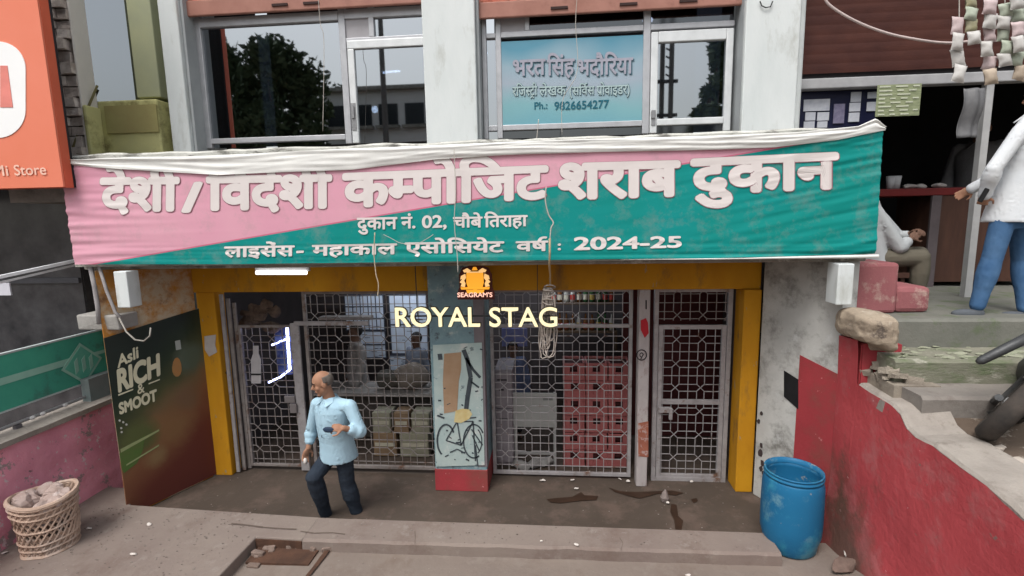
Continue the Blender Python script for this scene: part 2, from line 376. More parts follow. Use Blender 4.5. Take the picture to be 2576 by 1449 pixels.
# rolled shutters
for x0, x1, yb, in ((onY(478,50,wy).x, xc[0]-.004, 5.46), (xc[1]+.004, onY(1858,30,wy).x, 5.27)):
    rows = []; z = yb; n = 40
    prof = []
    for i in range(n+1):
        zz = yb+.17+i*.0225; prof.append((wy-.10-.018*abs(math.sin(i*math.pi/4)), zz))
    sh = MB().grid(lambda u, v: (x0+(x1-x0)*u, prof[min(int(round(v*n)), n)][0], prof[min(int(round(v*n)), n)][1]), 1, n)
    s_ = sh.build('roller_shutter', SHUT, B)
    bb = MB().box(x0, x1, wy-.135, wy-.09, yb, yb+.165); bb.build('bottom_bar', mat('shutter bar paint', (0.359,0.176,0.138), (0.296,0.139,0.107), 5, .5, .06, stain=[((.25,.12,.09), 6, .6, .8)]), s_, bevel=.012)
    hd = MB()
    for t in ((.42, .55) if yb > 5.4 else (.32, .58, .80)):
        xx = x0+(x1-x0)*t; hd.box(xx-.09, xx+.09, wy-.15, wy-.137, yb+.05, yb+.075)
    hd.build('handle', mat('dark handle', (.05,.03,.028)), s_)
# windows
def vx(x, y): return onY(x, y, wy).x
def hz(x, y): return onY(x, y, wy).z
def bars(lst, y0=wy-.03, y1=wy+.03):
    m = MB()
    for i, (x0, x1, z0, z1) in enumerate(lst): m.box(x0, x1, y0-.0025*(i % 4), y1, z0, z1)
    return m
zb, zt = hz(700,368), 5.72
W1 = MB().box(-4.0,-1.5,wy+.2,wy+.21,zb,zb+.01)
L1 = vx(506,200); M1 = vx(870,200); R1 = xc[0]-.002
lo = hz(700,351); hi = hz(970,99)
win = bars([(L1,L1+.07,zb,zt),(M1-.035,M1+.04,zb,zt),(L1+.07,M1-.035,lo-.03,lo+.03),(L1+.07,M1-.035,hz(700,62),hz(700,62)+.1),(M1+.04,R1,hi-.025,hi+.025),(vx(936,70)-.03,vx(936,70)+.03,hi+.025,zt),(M1+.04,R1,hz(970,45),hz(970,45)+.1)]).build('window', ALU, B, bevel=.006)
MB().box(L1+.07,M1-.035,wy+.003,wy+.009,lo+.03,hz(700,62)).box(L1+.07,M1-.035,wy+.003,wy+.009,zb,lo-.03).build('pane', GLZ, win)
MB().box(vx(936,70)+.03,R1,wy+.003,wy+.009,hi+.025,hz(970,45)).build('pane', GLZ, win)
MB().box(M1+.04,vx(936,70)-.03,wy-.01,wy+.009,hi+.025,hz(970,45)).build('panel', mat('frosted panel', (.42,.41,.43), (.36,.35,.37), 3, .5, .02), win)
dt = hz(970,112)
door = bars([(M1+.055,M1+.13,zb,dt-.045),(M1+.055,R1,dt-.045,dt+.045),(R1-.02,R1,zb,dt-.045)], wy-.05, wy+.01).build('door', mat('pale aluminium door', (.66,.68,.69), (.57,.59,.6), 8, .4, .03, metal=.2), B, bevel=.008)
MB().box(M1+.13,R1-.02,wy-.02,wy-.014,zb,dt-.045).build('pane', GLZ, door)
MB().box(M1+.07,M1+.10,wy-.075,wy-.052,hz(893,300),hz(893,270)).box(M1+.06,M1+.115,wy-.058,wy-.0505,hz(893,330),hz(893,262)).build('handle', mat('steel', (.3,.3,.31), metal=.6, rough=.4), door)
L2 = vx(1215,200); A2 = vx(1256,200); C2 = vx(1624,200); R2 = vx(1840,200)
lo2 = hz(1440,317); hi2 = hz(1500,78)
win = bars([(L2,L2+.05,zb,zt),(A2-.03,A2+.03,zb,zt),(C2-.035,C2+.04,zb,zt),(A2+.03,C2-.035,lo2-.03,lo2+.03),(L2+.05,A2-.03,lo2-.03,lo2+.03),(A2+.03,C2-.035,hi2-.03,hi2+.03),(C2+.04,R2,hi2-.03,hi2+.03),(L2+.05,A2-.03,hi2-.03,hi2+.02),(vx(1326,60)-.025,vx(1326,60)+.025,hi2+.03,zt)]).build('window', ALU, B, bevel=.006)
MB().box(L2+.05,A2-.03,wy+.003,wy+.009,lo2+.03,hi2-.03).box(L2+.05,A2-.03,wy+.003,wy+.009,zb,lo2-.03).build('pane', GLZ, win)
MB().box(vx(1326,60)+.025,C2-.035,wy+.003,wy+.009,hi2+.03,zt).build('pane', GLD, win)
MB().box(C2+.04,R2,wy+.003,wy+.009,hi2+.03,zt).build('pane', GLD, win)
MB().box(A2+.03,C2-.035,wy+.003,wy+.009,zb,lo2-.03).build('pane', GLD, win)
MB().box(A2+.03,vx(1326,60)-.025,wy-.01,wy+.009,hi2+.03,zt).build('panel', mat('frosted panel', (.4,.4,.42)), win)
D0 = C2+.045; D1 = vx(1838,200); dt2 = hz(1735,92); db2 = hz(1735,307)
door = bars([(D0,D0+.075,zb,dt2+.05),(D1-.075,D1,zb,dt2+.05),(D0+.075,D1-.075,dt2-.06,dt2+.05),(D0+.075,D1-.075,db2-.035,db2+.035)], wy-.05, wy+.01).build('door', mat('pale aluminium door', (.7,.7,.7)), B, bevel=.008)
MB().box(D0+.075,D1-.075,wy-.02,wy-.014,db2+.035,dt2-.06).build('pane', GLZ, door)
MB().box(D0+.075,D1-.075,wy-.02,wy-.014,zb,db2-.035).build('pane', GLD, door)
MB().box(D0+.01,D0+.05,wy-.075,wy-.052,hz(1640,300),hz(1640,283)).box(D0+.015,D0+.06,wy-.058,wy-.0505,hz(1640,318),hz(1640,280)).build('handle', mat('steel', (.3,.3,.31)), door)
# canopy: slab and parapet behind the banner
YB = 4.62
MB().box(-4.86, 2.80, YB+.14, 5.60, 2.70, 2.86).build('canopy_slab', CONC, B, bevel=.01)
par = MB(); rows = []
for i in range(61):
    u = i/60; x = -4.84+7.58*u; d = 225+ (2205-225)*u
    z = onY(d, 389-72*u, YB+.05).z + .02*noise.noise(Vector((x*2.2, 3, 0)))+.012*noise.noise(Vector((x*9, 3, 0)))
    rows.append([(x,YB+.03,2.74),(x,YB+.03,z-.02),(x,YB+.06,z),(x,YB+.14,z-.01+.01*noise.noise(Vector((x*7,1,0)))),(x,YB+.14,2.74)])
par.rings(rows).build('parapet', LIP, B)
MB().box(-4.84, 2.74, YB+.141, PF+.2, 3.42, 3.60).build('canopy_roof', CONC, B)
# ground floor frame
GY = 5.75
MB().box(-4.32, 2.22, 5.57, 5.98, 2.335, 2.80).build('lintel', YEL, B, bevel=.01)
MB().box(-4.30, -4.07, 5.585, 5.78, 0, 2.334).build('column', YEL, B, bevel=.012)
MB().box(2.03, 2.215, 5.52, 5.78, 0, 2.334).build('column', YEL, B, bevel=.012)
cp_ = MB().box(-1.41, -.80, 5.38, 5.99, 0, 2.70).build('column', TEALP, B, bevel=.012)
MB().box(-1.416, -.794, 5.374, 5.995, 0, .27).build('column_base', RED, cp_, bevel=.008)
MB().box(-.905, -.796, 5.376, 5.5, .31, 2.28).build('corner_strip', mat('purple grey trim', (.20,.175,.19), (.15,.13,.14), 4, .7), cp_)
# room behind the gates
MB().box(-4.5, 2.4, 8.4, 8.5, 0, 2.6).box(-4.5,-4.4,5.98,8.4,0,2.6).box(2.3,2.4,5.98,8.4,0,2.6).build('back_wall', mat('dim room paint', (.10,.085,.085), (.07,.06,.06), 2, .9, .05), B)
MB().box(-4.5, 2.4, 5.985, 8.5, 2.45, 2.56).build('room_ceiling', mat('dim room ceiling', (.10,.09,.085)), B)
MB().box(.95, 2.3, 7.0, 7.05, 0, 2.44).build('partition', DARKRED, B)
# side walls of the recess, splayed outwards
LP, LQ = (-4.30, 5.56), (-4.650, 4.665)
RP, RQ = (2.21, 5.49), (2.616, 4.735)
def wallprism(p, q, t, z0, z1):
    d = Vector((q[0]-p[0], q[1]-p[1], 0)).normalized(); n = Vector((-d.y, d.x, 0))*t
    P, Q = Vector((*p, 0)), Vector((*q, 0))
    m = MB(); m.hexa([Vector((v.x,v.y,z0)) for v in (P,Q,Q+n,P+n)]+[Vector((v.x,v.y,z1)) for v in (P,Q,Q+n,P+n)]); return m
wallprism(LP, LQ, -.012, 0, 2.699).build('side_wall', ORG, B, bevel=.01)
rw = wallprism(RP, RQ, .2, 0, 2.699).build('side_wall', GREYP, B, bevel=.01)
def onL(x, y, o=0):
    d = Vector((LQ[0]-LP[0], LQ[1]-LP[1], 0)).normalized(); n = Vector((-d.y, d.x, 0))
    if n.x < 0: n = -n
    a = Vector((*LP,0))+n*o; b = Vector((*LQ,0))+n*o; return onP(x, y, a[:2], b[:2])
def onR(x, y, o=0):
    d = Vector((RQ[0]-RP[0], RQ[1]-RP[1], 0)).normalized(); n = Vector((-d.y, d.x, 0))
    if n.x > 0: n = -n
    a = Vector((*RP,0))+n*o; b = Vector((*RQ,0))+n*o; return onP(x, y, a[:2], b[:2])
nR = (Vector((0,0,0))+Vector((-(RQ[1]-RP[1]), RQ[0]-RP[0], 0))).normalized()
if nR.x > 0: nR = -nR
# red paint on the lower front part of the right side wall
t0 = onR(2012,893,.004); t1 = onR(2096,938,.004); 
rp = MB(); e = Vector((RQ[0],RQ[1],0))+nR*.004
b0 = Vector((t0.x,t0.y,.0)); 
rp.prism([b0, Vector((e.x,e.y,0)), Vector((e.x,e.y,t1.z)), t0], -nR*.003)
rp.build('painted_dado', RED, rw)
ob = MB().prism([onR(*p,.006) for p in ((1972,932),(2008,955),(2008,1030),(1972,998))], -nR*.004); ob.build('meter_hole', BLK, rw)
sm = MB()
for (x, y, r) in ((1915,1120,.02),(1912,1140,.03),(1917,1165,.025),(1914,1180,.022),(1920,1190,.02),(1908,1060,.02),(1915,1040,.018)):
    c = onR(x, y, .006); sm.prism([c+Vector((RQ[0]-RP[0],RQ[1]-RP[1],0)).normalized()*(r*math.cos(a*.785)*(.7+.5*R.random()))+Vector((0,0,r*1.6*math.sin(a*.785)*(.7+.5*R.random()))) for a in range(8)], -nR*.004)
sm.build('paint_scrawl', mat('dark brown marker', (.06,.045,.045)), rw)
# white stub posts under the canopy
MB().box(onY(300,720,4.6).x, onY(332,720,4.6).x, 4.55, 4.7, onY(318,772,4.6).z, 2.699).build('stub_post', WHITE, B, bevel=.008)
MB().box(onY(2098,720,4.6).x, onY(2138,720,4.6).x, 4.55, 4.73, onY(2118,765,4.6).z, 2.699).build('stub_post', WHITE, B, bevel=.008)
# ================================================================ banner
YBN = 4.60
def interp(tab, x):
    if x <= tab[0][0]: return tab[0][1]
    for (a, b), (c, d) in zip(tab, tab[1:]):
        if x <= c: return b+(d-b)*(x-a)/(c-a)
    return tab[-1][1]
TOPC = [(155,408),(250,418),(400,428),(560,437),(665,432),(811,427),(890,424),(994,411),(1098,398),(1274,387),(1500,380),(1800,374),(1945,368),(2100,350),(2218,326)]
BOTC = [(155,665),(600,664),(1288,655),(1800,648),(2218,638)]
def bx(u, v): return 155+2063*u+(35*(1-v))*max(0,1-u*8) - 18*(1-v)*max(0,1-(1-u)*8)
def disp(x, z):
    """towards the viewer"""
    u = (x+4.8)/7.55
    e1 = math.exp(-max(0, 1-u)*9); e0 = math.exp(-max(0, u)*15)
    d = e1*(.016*noise.noise(Vector((x*1.1, z*15+ (x-2.7)*-3.5, 0)))+.010*noise.noise(Vector((x*1.5, z*30-(x-2.7)*5, 4))))
    d += e0*.016*noise.noise(Vector((x*1.2, z*22, 9)))
    hem = math.exp(-max(0, z-2.78)*14); d += hem*.018*noise.noise(Vector((x*.5, z*34+x*.3, 20)))
    d += .010*noise.noise(Vector((x*.7, z*1.6, 3)))+.0012*noise.noise(Vector((x*.8, z*12, 33)))+.010*math.exp(-max(0, 3.72-z)*16)*noise.noise(Vector((x*.7, z*26+x*.8, 51)))
    return d
def bpt(dx, dy, lift=0.0):
    p = onY(dx, dy, YBN); return Vector((p.x, YBN-.02-disp(p.x, p.z)-lift, p.z))
def bfn(u, v):
    x = bx(u, v); t = interp(TOPC, 155+2063*u); b = interp(BOTC, 155+2063*u); return bpt(x, b+(t-b)*v)
m = bpy.data.materials.new('printed banner'); m.use_nodes = True; n = m.node_tree; p = n.nodes['Principled BSDF']
p.inputs['Roughness'].default_value = .5; p.inputs['Specular IOR Level'].default_value = .15
A_, B_ = onY(263,660,YBN), onY(1945,374,YBN)
BAN = thing('shop_banner', (-1.0, YBN, 2.72), 'wide printed pink and green cloth banner with white lettering stretched across the canopy', 'banner')
tc = n.nodes.new('ShaderNodeTexCoord'); vm = n.nodes.new('ShaderNodeVectorMath'); vm.operation = 'DOT_PRODUCT'
dd = Vector((B_.x-A_.x, 0, B_.z-A_.z)).normalized(); nn = Vector((dd.z, 0, -dd.x))    # below the line is green
vm.inputs[1].default_value = nn; n.links.new(tc.outputs['Object'], vm.inputs[0])
loc = Vector((-1.0, YBN, 2.72)); off = nn.dot(A_-loc)
def step(o, wdt):
    r = n.nodes.new('ShaderNodeMapRange'); r.inputs[1].default_value = o-wdt; r.inputs[2].default_value = o+wdt
    n.links.new(vm.outputs['Value'], r.inputs[0]); return r.outputs[0]
nz = n.nodes.new('ShaderNodeTexNoise'); nz.inputs['Scale'].default_value = 1.6; nz.inputs['Detail'].default_value = 5; n.links.new(tc.outputs['Object'], nz.inputs['Vector'])
def mx(f, a, b):
    x = n.nodes.new('ShaderNodeMix'); x.data_type = 'RGBA'; n.links.new(f, x.inputs[0])
    for k_, v_ in ((6,a),(7,b)):
        if isinstance(v_, tuple): x.inputs[k_].default_value = (*v_,1)
        else: n.links.new(v_, x.inputs[k_])
    return x.outputs[2]
pk = mx(nz.outputs[0], (.68,.37,.44), (.62,.28,.38)); gn = mx(nz.outputs[0], (.004,.21,.165), (.005,.26,.265))
c_ = mx(step(off-.006, .003), pk, (.55,.14,.22)); c_ = mx(step(off+.006, .003), c_, gn); nd = n.nodes.new('ShaderNodeTexNoise'); nd.inputs['Scale'].default_value = 4.5; nd.inputs['Detail'].default_value = 9; nd.inputs['Roughness'].default_value = .75; n.links.new(tc.outputs['Object'], nd.inputs['Vector'])
md = n.nodes.new('ShaderNodeMapRange'); md.inputs[1].default_value = .50; md.inputs[2].default_value = .78; md.inputs[4].default_value = .45; n.links.new(nd.outputs[0], md.inputs[0])
c_ = mx(md.outputs[0], c_, (.30,.27,.25)); n.links.new(c_, p.inputs['Base Color'])
MB().grid(bfn, 300, 70).build('cloth', m, BAN, smooth=True)
# white folded top margin
FOLD = mat('white banner hem', (.78,.78,.75), (.68,.68,.66), 3, .6, .05)
FT = [(155,402),(215,403),(260,400),(330,397),(480,394),(640,388),(850,377),(1000,371),(1150,364),(1300,358),(1500,351),(1800,343),(2000,335),(2150,320),(2195,300),(2222,322)]
def ffn(u, v):
    x = 155+2065*u; t = interp(FT, x); b = interp(TOPC, x)+4; y = b+(t-b)*v
    p_ = onY(x, y, YBN); wd = max(4, b-t)
    d = .010+.016*math.sin(v*math.pi)*min(1, wd/30)*max(0,min(1,(x-560)/300))+.014*math.exp(-((v-.9-.06*math.sin(x*.01))/.09)**2)+.010*noise.noise(Vector((p_.x*.9, v*4.5+p_.x*.8, 40)))*min(1, wd/14)+.006*noise.noise(Vector((p_.x*3, v*9, 44)))
    return Vector((p_.x, YBN-.03-disp(p_.x, p_.z)*.5-d, p_.z))
MB().grid(ffn, 300, 14).build('top_hem', FOLD, BAN, smooth=True)
# white bottom rope/edge on the right
def hfn(u, v):
    x = 1560+645*u; y = interp(BOTC, x)+1+9*u*(1-v)
    p_ = onY(x, y, YBN); return Vector((p_.x, YBN-.028-.008*math.sin(v*3.1), p_.z))
MB().grid(hfn, 60, 4).build('bottom_hem', FOLD, BAN, smooth=True)
# lettering on the banner
LET = mat('white banner print', (.70,.645,.63), (.64,.59,.575), 3, .5, 0); LEO = mat('dark maroon print outline', (.13,.06,.075), rough=.5, bump=0)
LE2 = mat('pink brown print outline', (.30,.13,.16), rough=.5, bump=0)
def put(name, items, m_, off, sh=(0,0), lift=.006, par=None):
    mb = MB()
    for (tk, x0, x1, yt0, yt1, yb0, yb1) in items:
        def fn(u, v, l, a=(x0,x1,yt0,yt1,yb0,yb1)):
            x = a[0]+(a[1]-a[0])*u; t = a[2]+(a[3]-a[2])*u; b = a[4]+(a[5]-a[4])*u
            return bpt(x+sh[0], b+(t-b)*v+sh[1], lift+l)
        word(mb, tk, fn, off); mb.build(name, m_, par or BAN); mb = MB()
HL = [(['द','े','श','ी'],262,450,452,450,529,527),(['/'],466,510,470,468,531,529),(['ि','व','द','े','श','ी'],528,832,448,444,526,520),
      (['क','>म','प','ो','ि','ज','ट'],870,1372,441,421,519,497),(['श','र','ा','ब'],1404,1702,417,409,499,490),(['द','ु','क','ा','न'],1742,2097,405,389,486,471)]
put('headline_outline', HL, LE2, .053, (.4,.5), .0035)
put('headline', HL, LET, .043, (0,0), .0052)
S2 = [(['द','ु','क','ा','न'],902,1000,549,547,577,575),(['न','ं','.'],1012,1048,547,546,574,573),(['0','2',','],1063,1126,546,544,573,571),(['च','ौ','ब','े'],1142,1213,547,546,572,571),(['ि','त','र','ा','ह','ा'],1220,1326,545,542,571,568)]
put('shop_number_line', S2, LET, .027, (0,0), .006)
S3 = [(['ल','ा','इ','स','े','ं','स'],570,742,621,618,646,643),(['-'],748,768,618,617,642,641),(['म','ह','ा','क','ा','ल'],790,998,617,613,642,638),(['ए','स','ो','ि','स','य','े','ट'],1022,1266,611,608,637,633),
      (['व','ष','^'],1300,1376,608,606,631,630),([':'],1402,1412,608,607,628,628),(['2','0','2','4','-','2','5'],1443,1716,600,597,628,621)]
put('licence_line', S3, LET, .032, (0,0), .006)
# ================================================================ lit sign: letters and crest
YS = 4.74
SG = thing('illuminated_sign', (-.84, YS, 2.0), 'lit warm white ROYAL STAG letters under a glowing amber crest before the teal pillar', 'sign')
WW = glow('warm white lit letter', (1.0,.87,.52), .66); AM = glow('amber lit crest', (1.0,.40,.02), .6); AM2 = glow('pale amber lit crest', (1.0,.58,.22), .6); SM = glow('pink white small letters', (1.0,.55,.42), .8)
def flat(mb, tk, x0, x1, yt, yb, Y, off, h=.686, dt=0):
    a, b = onY(x0,(yt+yb)/2,Y), onY(x1,(yt+yb)/2,Y); zb_, zt_ = onY((x0+x1)/2,yb,Y).z, onY((x0+x1)/2,yt,Y).z
    word(mb, tk, lambda u, v, l: Vector((a.x+(b.x-a.x)*u, Y-l, zb_+(zt_-zb_)*v)), off, h=h)
BACK = mat('black sign backing', (.02,.018,.012), rough=.6)
for ch, x0, x1 in (('R',996,1050),('O',1052,1112),('Y',1112,1168),('A',1150,1206),('L',1178+10,1214)): pass
def letters(txt, x0, x1):
    pcs, wd = layout(list(txt), .012)
    for i, t in enumerate(txt):
        pass
for txt, x0, x1 in (('ROYAL', 995, 1207), ('STAG', 1231, 1402)):
    pcs, wd = layout(list(txt), .006); lo_ = min(q.x for v,_ in pcs for q in v); hi_ = max(q.x for v,_ in pcs for q in v)
    a, b = onY(x0,797,YS), onY(x1,797,YS); zt_, zb_ = onY((x0+x1)/2,774,YS).z, onY((x0+x1)/2,821,YS).z
    for (v, f), t in zip(pcs, txt):
        F_ = lambda q, yy, s=0: Vector((a.x+(b.x-a.x)*(q.x-lo_)/(hi_-lo_), yy, zb_+(zt_-zb_)*q.y/.686))
        mb = MB(); mb.add([F_(q, YS) for q in v], f); o = mb.build('letter', WW, SG, solid=.03)
        mb = MB(); v2, f2, _ = glyph(t, .03); v1, _, _ = glyph(t, .006); sx = min(q.x for q in v)-min(q.x for q in v1)
        mb.add([F_(q+Vector((sx,0,0)), YS+.03) for q in v2], f2); mb.build('backing', BACK, o, solid=.02)
cx_, cz_ = onY(1195,706,YS).x, onY(1195,706,YS).z
s_ = (onY(1240,706,YS).x-onY(1150,706,YS).x)/90*.87
def cpoly(pts, m_, nm, y=0, mir=False):
    mb = MB()
    for sg in ((1,-1) if mir else (1,)):
        mb.prism([Vector((cx_+sg*px*s_, YS-y, cz_-py*s_)) for px, py in pts], (0,.02,0))
    return mb.build(nm, m_, SG)
cr = cpoly([(-24,-22),(24,-22),(25,6),(20,22),(0,27),(-20,22),(-25,6)], AM, 'crest', .01)
cpoly([(-22,-26),(22,-26),(24,-23),(-24,-23)], AM2, 'crest', .012)
cpoly([(-8,-30),(-4,-39),(4,-39),(8,-30)], AM, 'crest', .011)
cpoly([(10,-28),(22,-36),(34,-30),(30,-24),(20,-25)], AM2, 'crest', .012, True)
cpoly([(28,-20),(40,-14),(42,-4),(36,-6),(44,4),(38,8),(42,16),(30,18),(28,8),(32,0),(26,-8)], AM2, 'crest', .012, True)
cpoly([(-42,19),(42,19),(40,25),(-40,25)], AM, 'crest', .014)
cpoly([(-26,27),(26,27),(23,36),(-23,36)], AM, 'crest', .012)
mb = MB(); a0 = onY(1150,742,YS); flat(mb, list("SEAGRAM'S"), 1150, 1239, 736, 747, YS-.01, .012); mb.build('small_letters', SM, SG, solid=.008)
cb = MB().prism([Vector((cx_+px*s_, YS+.045, cz_-py*s_)) for px, py in ((-12,-44),(12,-44),(38,-36),(48,-16),(48,20),(54,36),(54,56),(-54,56),(-54,36),(-48,20),(-48,-16),(-38,-36))], (0,-.016,0)); cb.build('crest_backing', mat('dark red sign backing', (.05,.008,.006), (.03,.006,.005), rough=.6), SG)
MB().bar((cx_-.02,YS+.06,cz_+.1),(cx_-.02,YS+.06,2.74),.02,.02).bar((cx_-.72,YS+.045,onY(1200,797,YS).z),(cx_+.72,YS+.045,onY(1200,797,YS).z),.014,.02).bar((cx_-.6,YS+.06,onY(1200,797,YS).z),(cx_-.6,YS+.06,2.74),.008,.008).bar((cx_+.6,YS+.06,onY(1200,797,YS).z),(cx_+.6,YS+.06,2.74),.008,.008).build('bracket', BLK, SG)
# tube light under the canopy
T0, T1 = onY(645,686,5.0), onY(771,686,5.0)
TL = thing('tube_light', ((T0.x+T1.x)/2, 5.0, T0.z), 'glowing white tube light under the canopy at the left of the shopfront', 'light')
MB().tube([T0+(T1-T0)*i/6 for i in range(7)], .020, 10).build('tube', glow('white tube', (1,.97,.98), 3.0), TL, smooth=True)
MB().box(T0.x-.02, T1.x+.02, 5.015, 5.05, T0.z+.01, T0.z+.05).build('fitting', mat('white fitting', (.6,.6,.6)), TL)
# ================================================================ gates
PN = onY(1449,854,GY); PP = .287; SS = .042
def seg(mb, a, b, w, t, dp):
    """clip a->b (x,z) to window w and add a flat bar"""
    (x0,z0),(x1,z1) = a, b; X0,X1,Z0,Z1 = w; t0, t1 = 0.0, 1.0; dx, dz = x1-x0, z1-z0
    for p_, q_ in ((-dx,x0-X0),(dx,X1-x0),(-dz,z0-Z0),(dz,Z1-z0)):
        if abs(p_) < 1e-9:
            if q_ < 0: return
        else:
            r_ = q_/p_
            if p_ < 0: t0 = max(t0, r_)
            else: t1 = min(t1, r_)
    if t1-t0 < 1e-3: return
    return ((x0+dx*t0, z0+dz*t0), (x0+dx*t1, z0+dz*t1))
def grille(w, ox=PN.x, oz=PN.z, P=PP, S=SS, t=.0075, Y=GY):
    mb = MB(); X0,X1,Z0,Z1 = w
    def add(a, b, k):
        r_ = seg(mb, a, b, w, t, .01)
        if r_: mb.bar((r_[0][0],Y+.0015*k,r_[0][1]),(r_[1][0],Y+.0015*k,r_[1][1]), t, .01)
    i0, i1 = math.floor((X0-ox)/P)-1, math.ceil((X1-ox)/P)+1; j0, j1 = math.floor((Z0-oz)/P)-1, math.ceil((Z1-oz)/P)+1
    for i in range(i0, i1+1):
        x = ox+i*P; add((x+P/2,Z0),(x+P/2,Z1),0)
        for j in range(j0, j1+1):
            z = oz+j*P
            for s in (-1,1):
                add((x+S,z+s*S),(x+P-S,z+s*S),1); add((x+s*S,z+S),(x+s*S,z+P-S),2); add((x-S,z-s*S),(x+S,z+s*S),3+s)
    for j in range(j0, j1+1): add((X0,oz+j*P+P/2),(X1,oz+j*P+P/2),5)
    return mb
def frame(w, t=.045, d=.04, Y=GY, rails=()):
    X0,X1,Z0,Z1 = w; m_ = MB()
    m_.box(X0,X0+t,Y-d/2,Y+d/2,Z0,Z1).box(X1-t,X1,Y-d/2,Y+d/2,Z0,Z1).box(X0+t,X1-t,Y-d/2+.002,Y+d/2,Z0,Z0+t).box(X0+t,X1-t,Y-d/2+.002,Y+d/2,Z1-t,Z1)
    for z in rails: m_.box(X0+t,X1-t,Y-d/2+.002,Y+d/2,z-t/2,z+t/2)
    return m_
def gate(label, w, m_=None, rails=(), t=.04, **kw):
    G = thing('grille_gate', ((w[0]+w[1])/2, GY, w[2]), label, 'gate', 'metal grille gates across the shopfront')
    frame(w, t, rails=rails).build('frame', m_ or IRON, G, bevel=.003); grille(w, **kw).build('grille', m_ or IRON, G); return G
gx = lambda d, y=900: onY(d, y, GY).x
ZT, ZB, ZM = 2.33, .035, 1.89
gate('narrow grille gate leaf hung with a white bottle cutout at the left of the shopfront', (gx(608,900), gx(744,900), .06, 1.90), IRON2, t=.03)
gate('wide grille panel behind the walking man and left of the teal pillar', (gx(772,900), -1.43, .06, 2.32), IRON2)
gate('wide grille panel between the teal pillar and the thin white post', (-.775, gx(1590), ZB, ZT), IRON, rails=(ZM,))
gx4 = gx(1655)
D = gate('narrow grille door with a padlocked bolt at the right of the shopfront', (gx4, gx(1824), ZB, 1.90), IRON, rails=(.98,), t=.05)
MB().box(gx4+.01, gx4+.16, GY-.05, GY-.025, .86, .93).box(gx4+.13, gx4+.17, GY-.06, GY-.03, .78, .92).build('bolt', IRON, D, bevel=.004)
DF = thing('door_frame', ((gx4+gx(1835))/2, GY, 0), 'silver painted iron door frame with a grille fanlight around the right grille door', 'door frame')
frame((gx4-.055, gx(1824)+.055, .0, 2.33), .05, .05).build('frame', IRON, DF, bevel=.003)
grille((gx4, gx(1824), 1.95, 2.28)).build('fanlight_grille', IRON2, DF)
# collapsed bars at the left jamb
CB = thing('folded_gate', (gx(590), GY, 0), 'folded silver iron gate rails leaning against the ochre column at left', 'gate')
for i, (d0, d1, yy) in enumerate(((562,600,GY-.10),(578,612,GY-.05),(592,622,GY))):
    x_ = onY((d0+d1)/2-4+i*2, 950, yy).x
    MB().box(x_-.022, x_+.022, yy-.012, yy+.012, .02, 2.3-.06*i).build('rail', IRON2 if i else IRON, CB, bevel=.003)
GP = thing('gate_post', (gx(752), GY-.03, 0), 'tall silver iron gate post left of the walking man', 'post')
MB().box(gx(745,950), gx(766,950), GY-.05, GY-.02, .03, 1.93).build('post', IRON, GP, bevel=.004)
MB().box(gx(722,990), gx(748,990), GY-.075, GY-.052, .93, 1.02).box(gx(735,1000),gx(752,1000),GY-.08,GY-.052,.80,.92).build('lock', mat('grey lock', (.22,.2,.2), metal=.3, rough=.5), GP, bevel=.006)
TR = thing('transom_rail', (gx(830), GY, 1.9), 'pale steel rail above the left grille panel', 'rail')
MB().box(gx(742,825)+.02, gx(930,800), GY-.06, GY-.025, 1.905, 1.955).build('rail', IRON, TR, bevel=.004)
# thin white post with graffiti
WP = thing('shop_post', (1.03, 5.62, 0), 'thin whitewashed post with a red splash and circled scrawl beside the grille door', 'post')
px0, px1 = onY(1604,900,5.62).x, onY(1632,900,5.62).x
MB().box(px0, px1, 5.58, 5.72, 0, 2.334).build('shaft', mat('whitewashed post', (.42,.38,.375), (.33,.30,.295), 4, .85, .3, 25, stain=[((.22,.16,.15), 5, .6, .75)], stretch=(1,1,.5)), WP, bevel=.012)
def pp(x, y, Y): return onY(x, y, Y)
MB().prism([pp(*q,5.574) for q in ((1612,806),(1625,800),(1630,812),(1632,838),(1622,850),(1612,830))], (0,.004,0)).build('red_splash', mat('red splash', (.42,.02,.03), rough=.5), WP)
c = pp(1614,893,5.575)
MB().tube([c+Vector((.055*math.cos(i*.35),0,.06*math.sin(i*.35))) for i in range(19)], .006, 5).tube([c+Vector((.02*math.cos(i*.6),0,.025*math.sin(i*.6))) for i in range(9)], .005, 5).tube([c+Vector((.015,0,.0)), c+Vector((-.01,0,-.05))], .005, 5).build('scrawl', mat('dark scrawl', (.03,.025,.03)), WP)
MB().prism([pp(*q,5.574) for q in ((1605,1065),(1631,1060),(1631,1150),(1606,1148))], (0,.004,0)).build('orange_patch', mat('rust orange paint', (.33,.12,.075), (.25,.09,.06), 6, .9, .3, stain=[((.4,.3,.28),8,.6,.7)]), WP)
MB().prism([pp(*q,5.574) for q in ((1624,755),(1627,755),(1627,778),(1624,778))], (0,.004,0)).build('slot', BLK, WP)
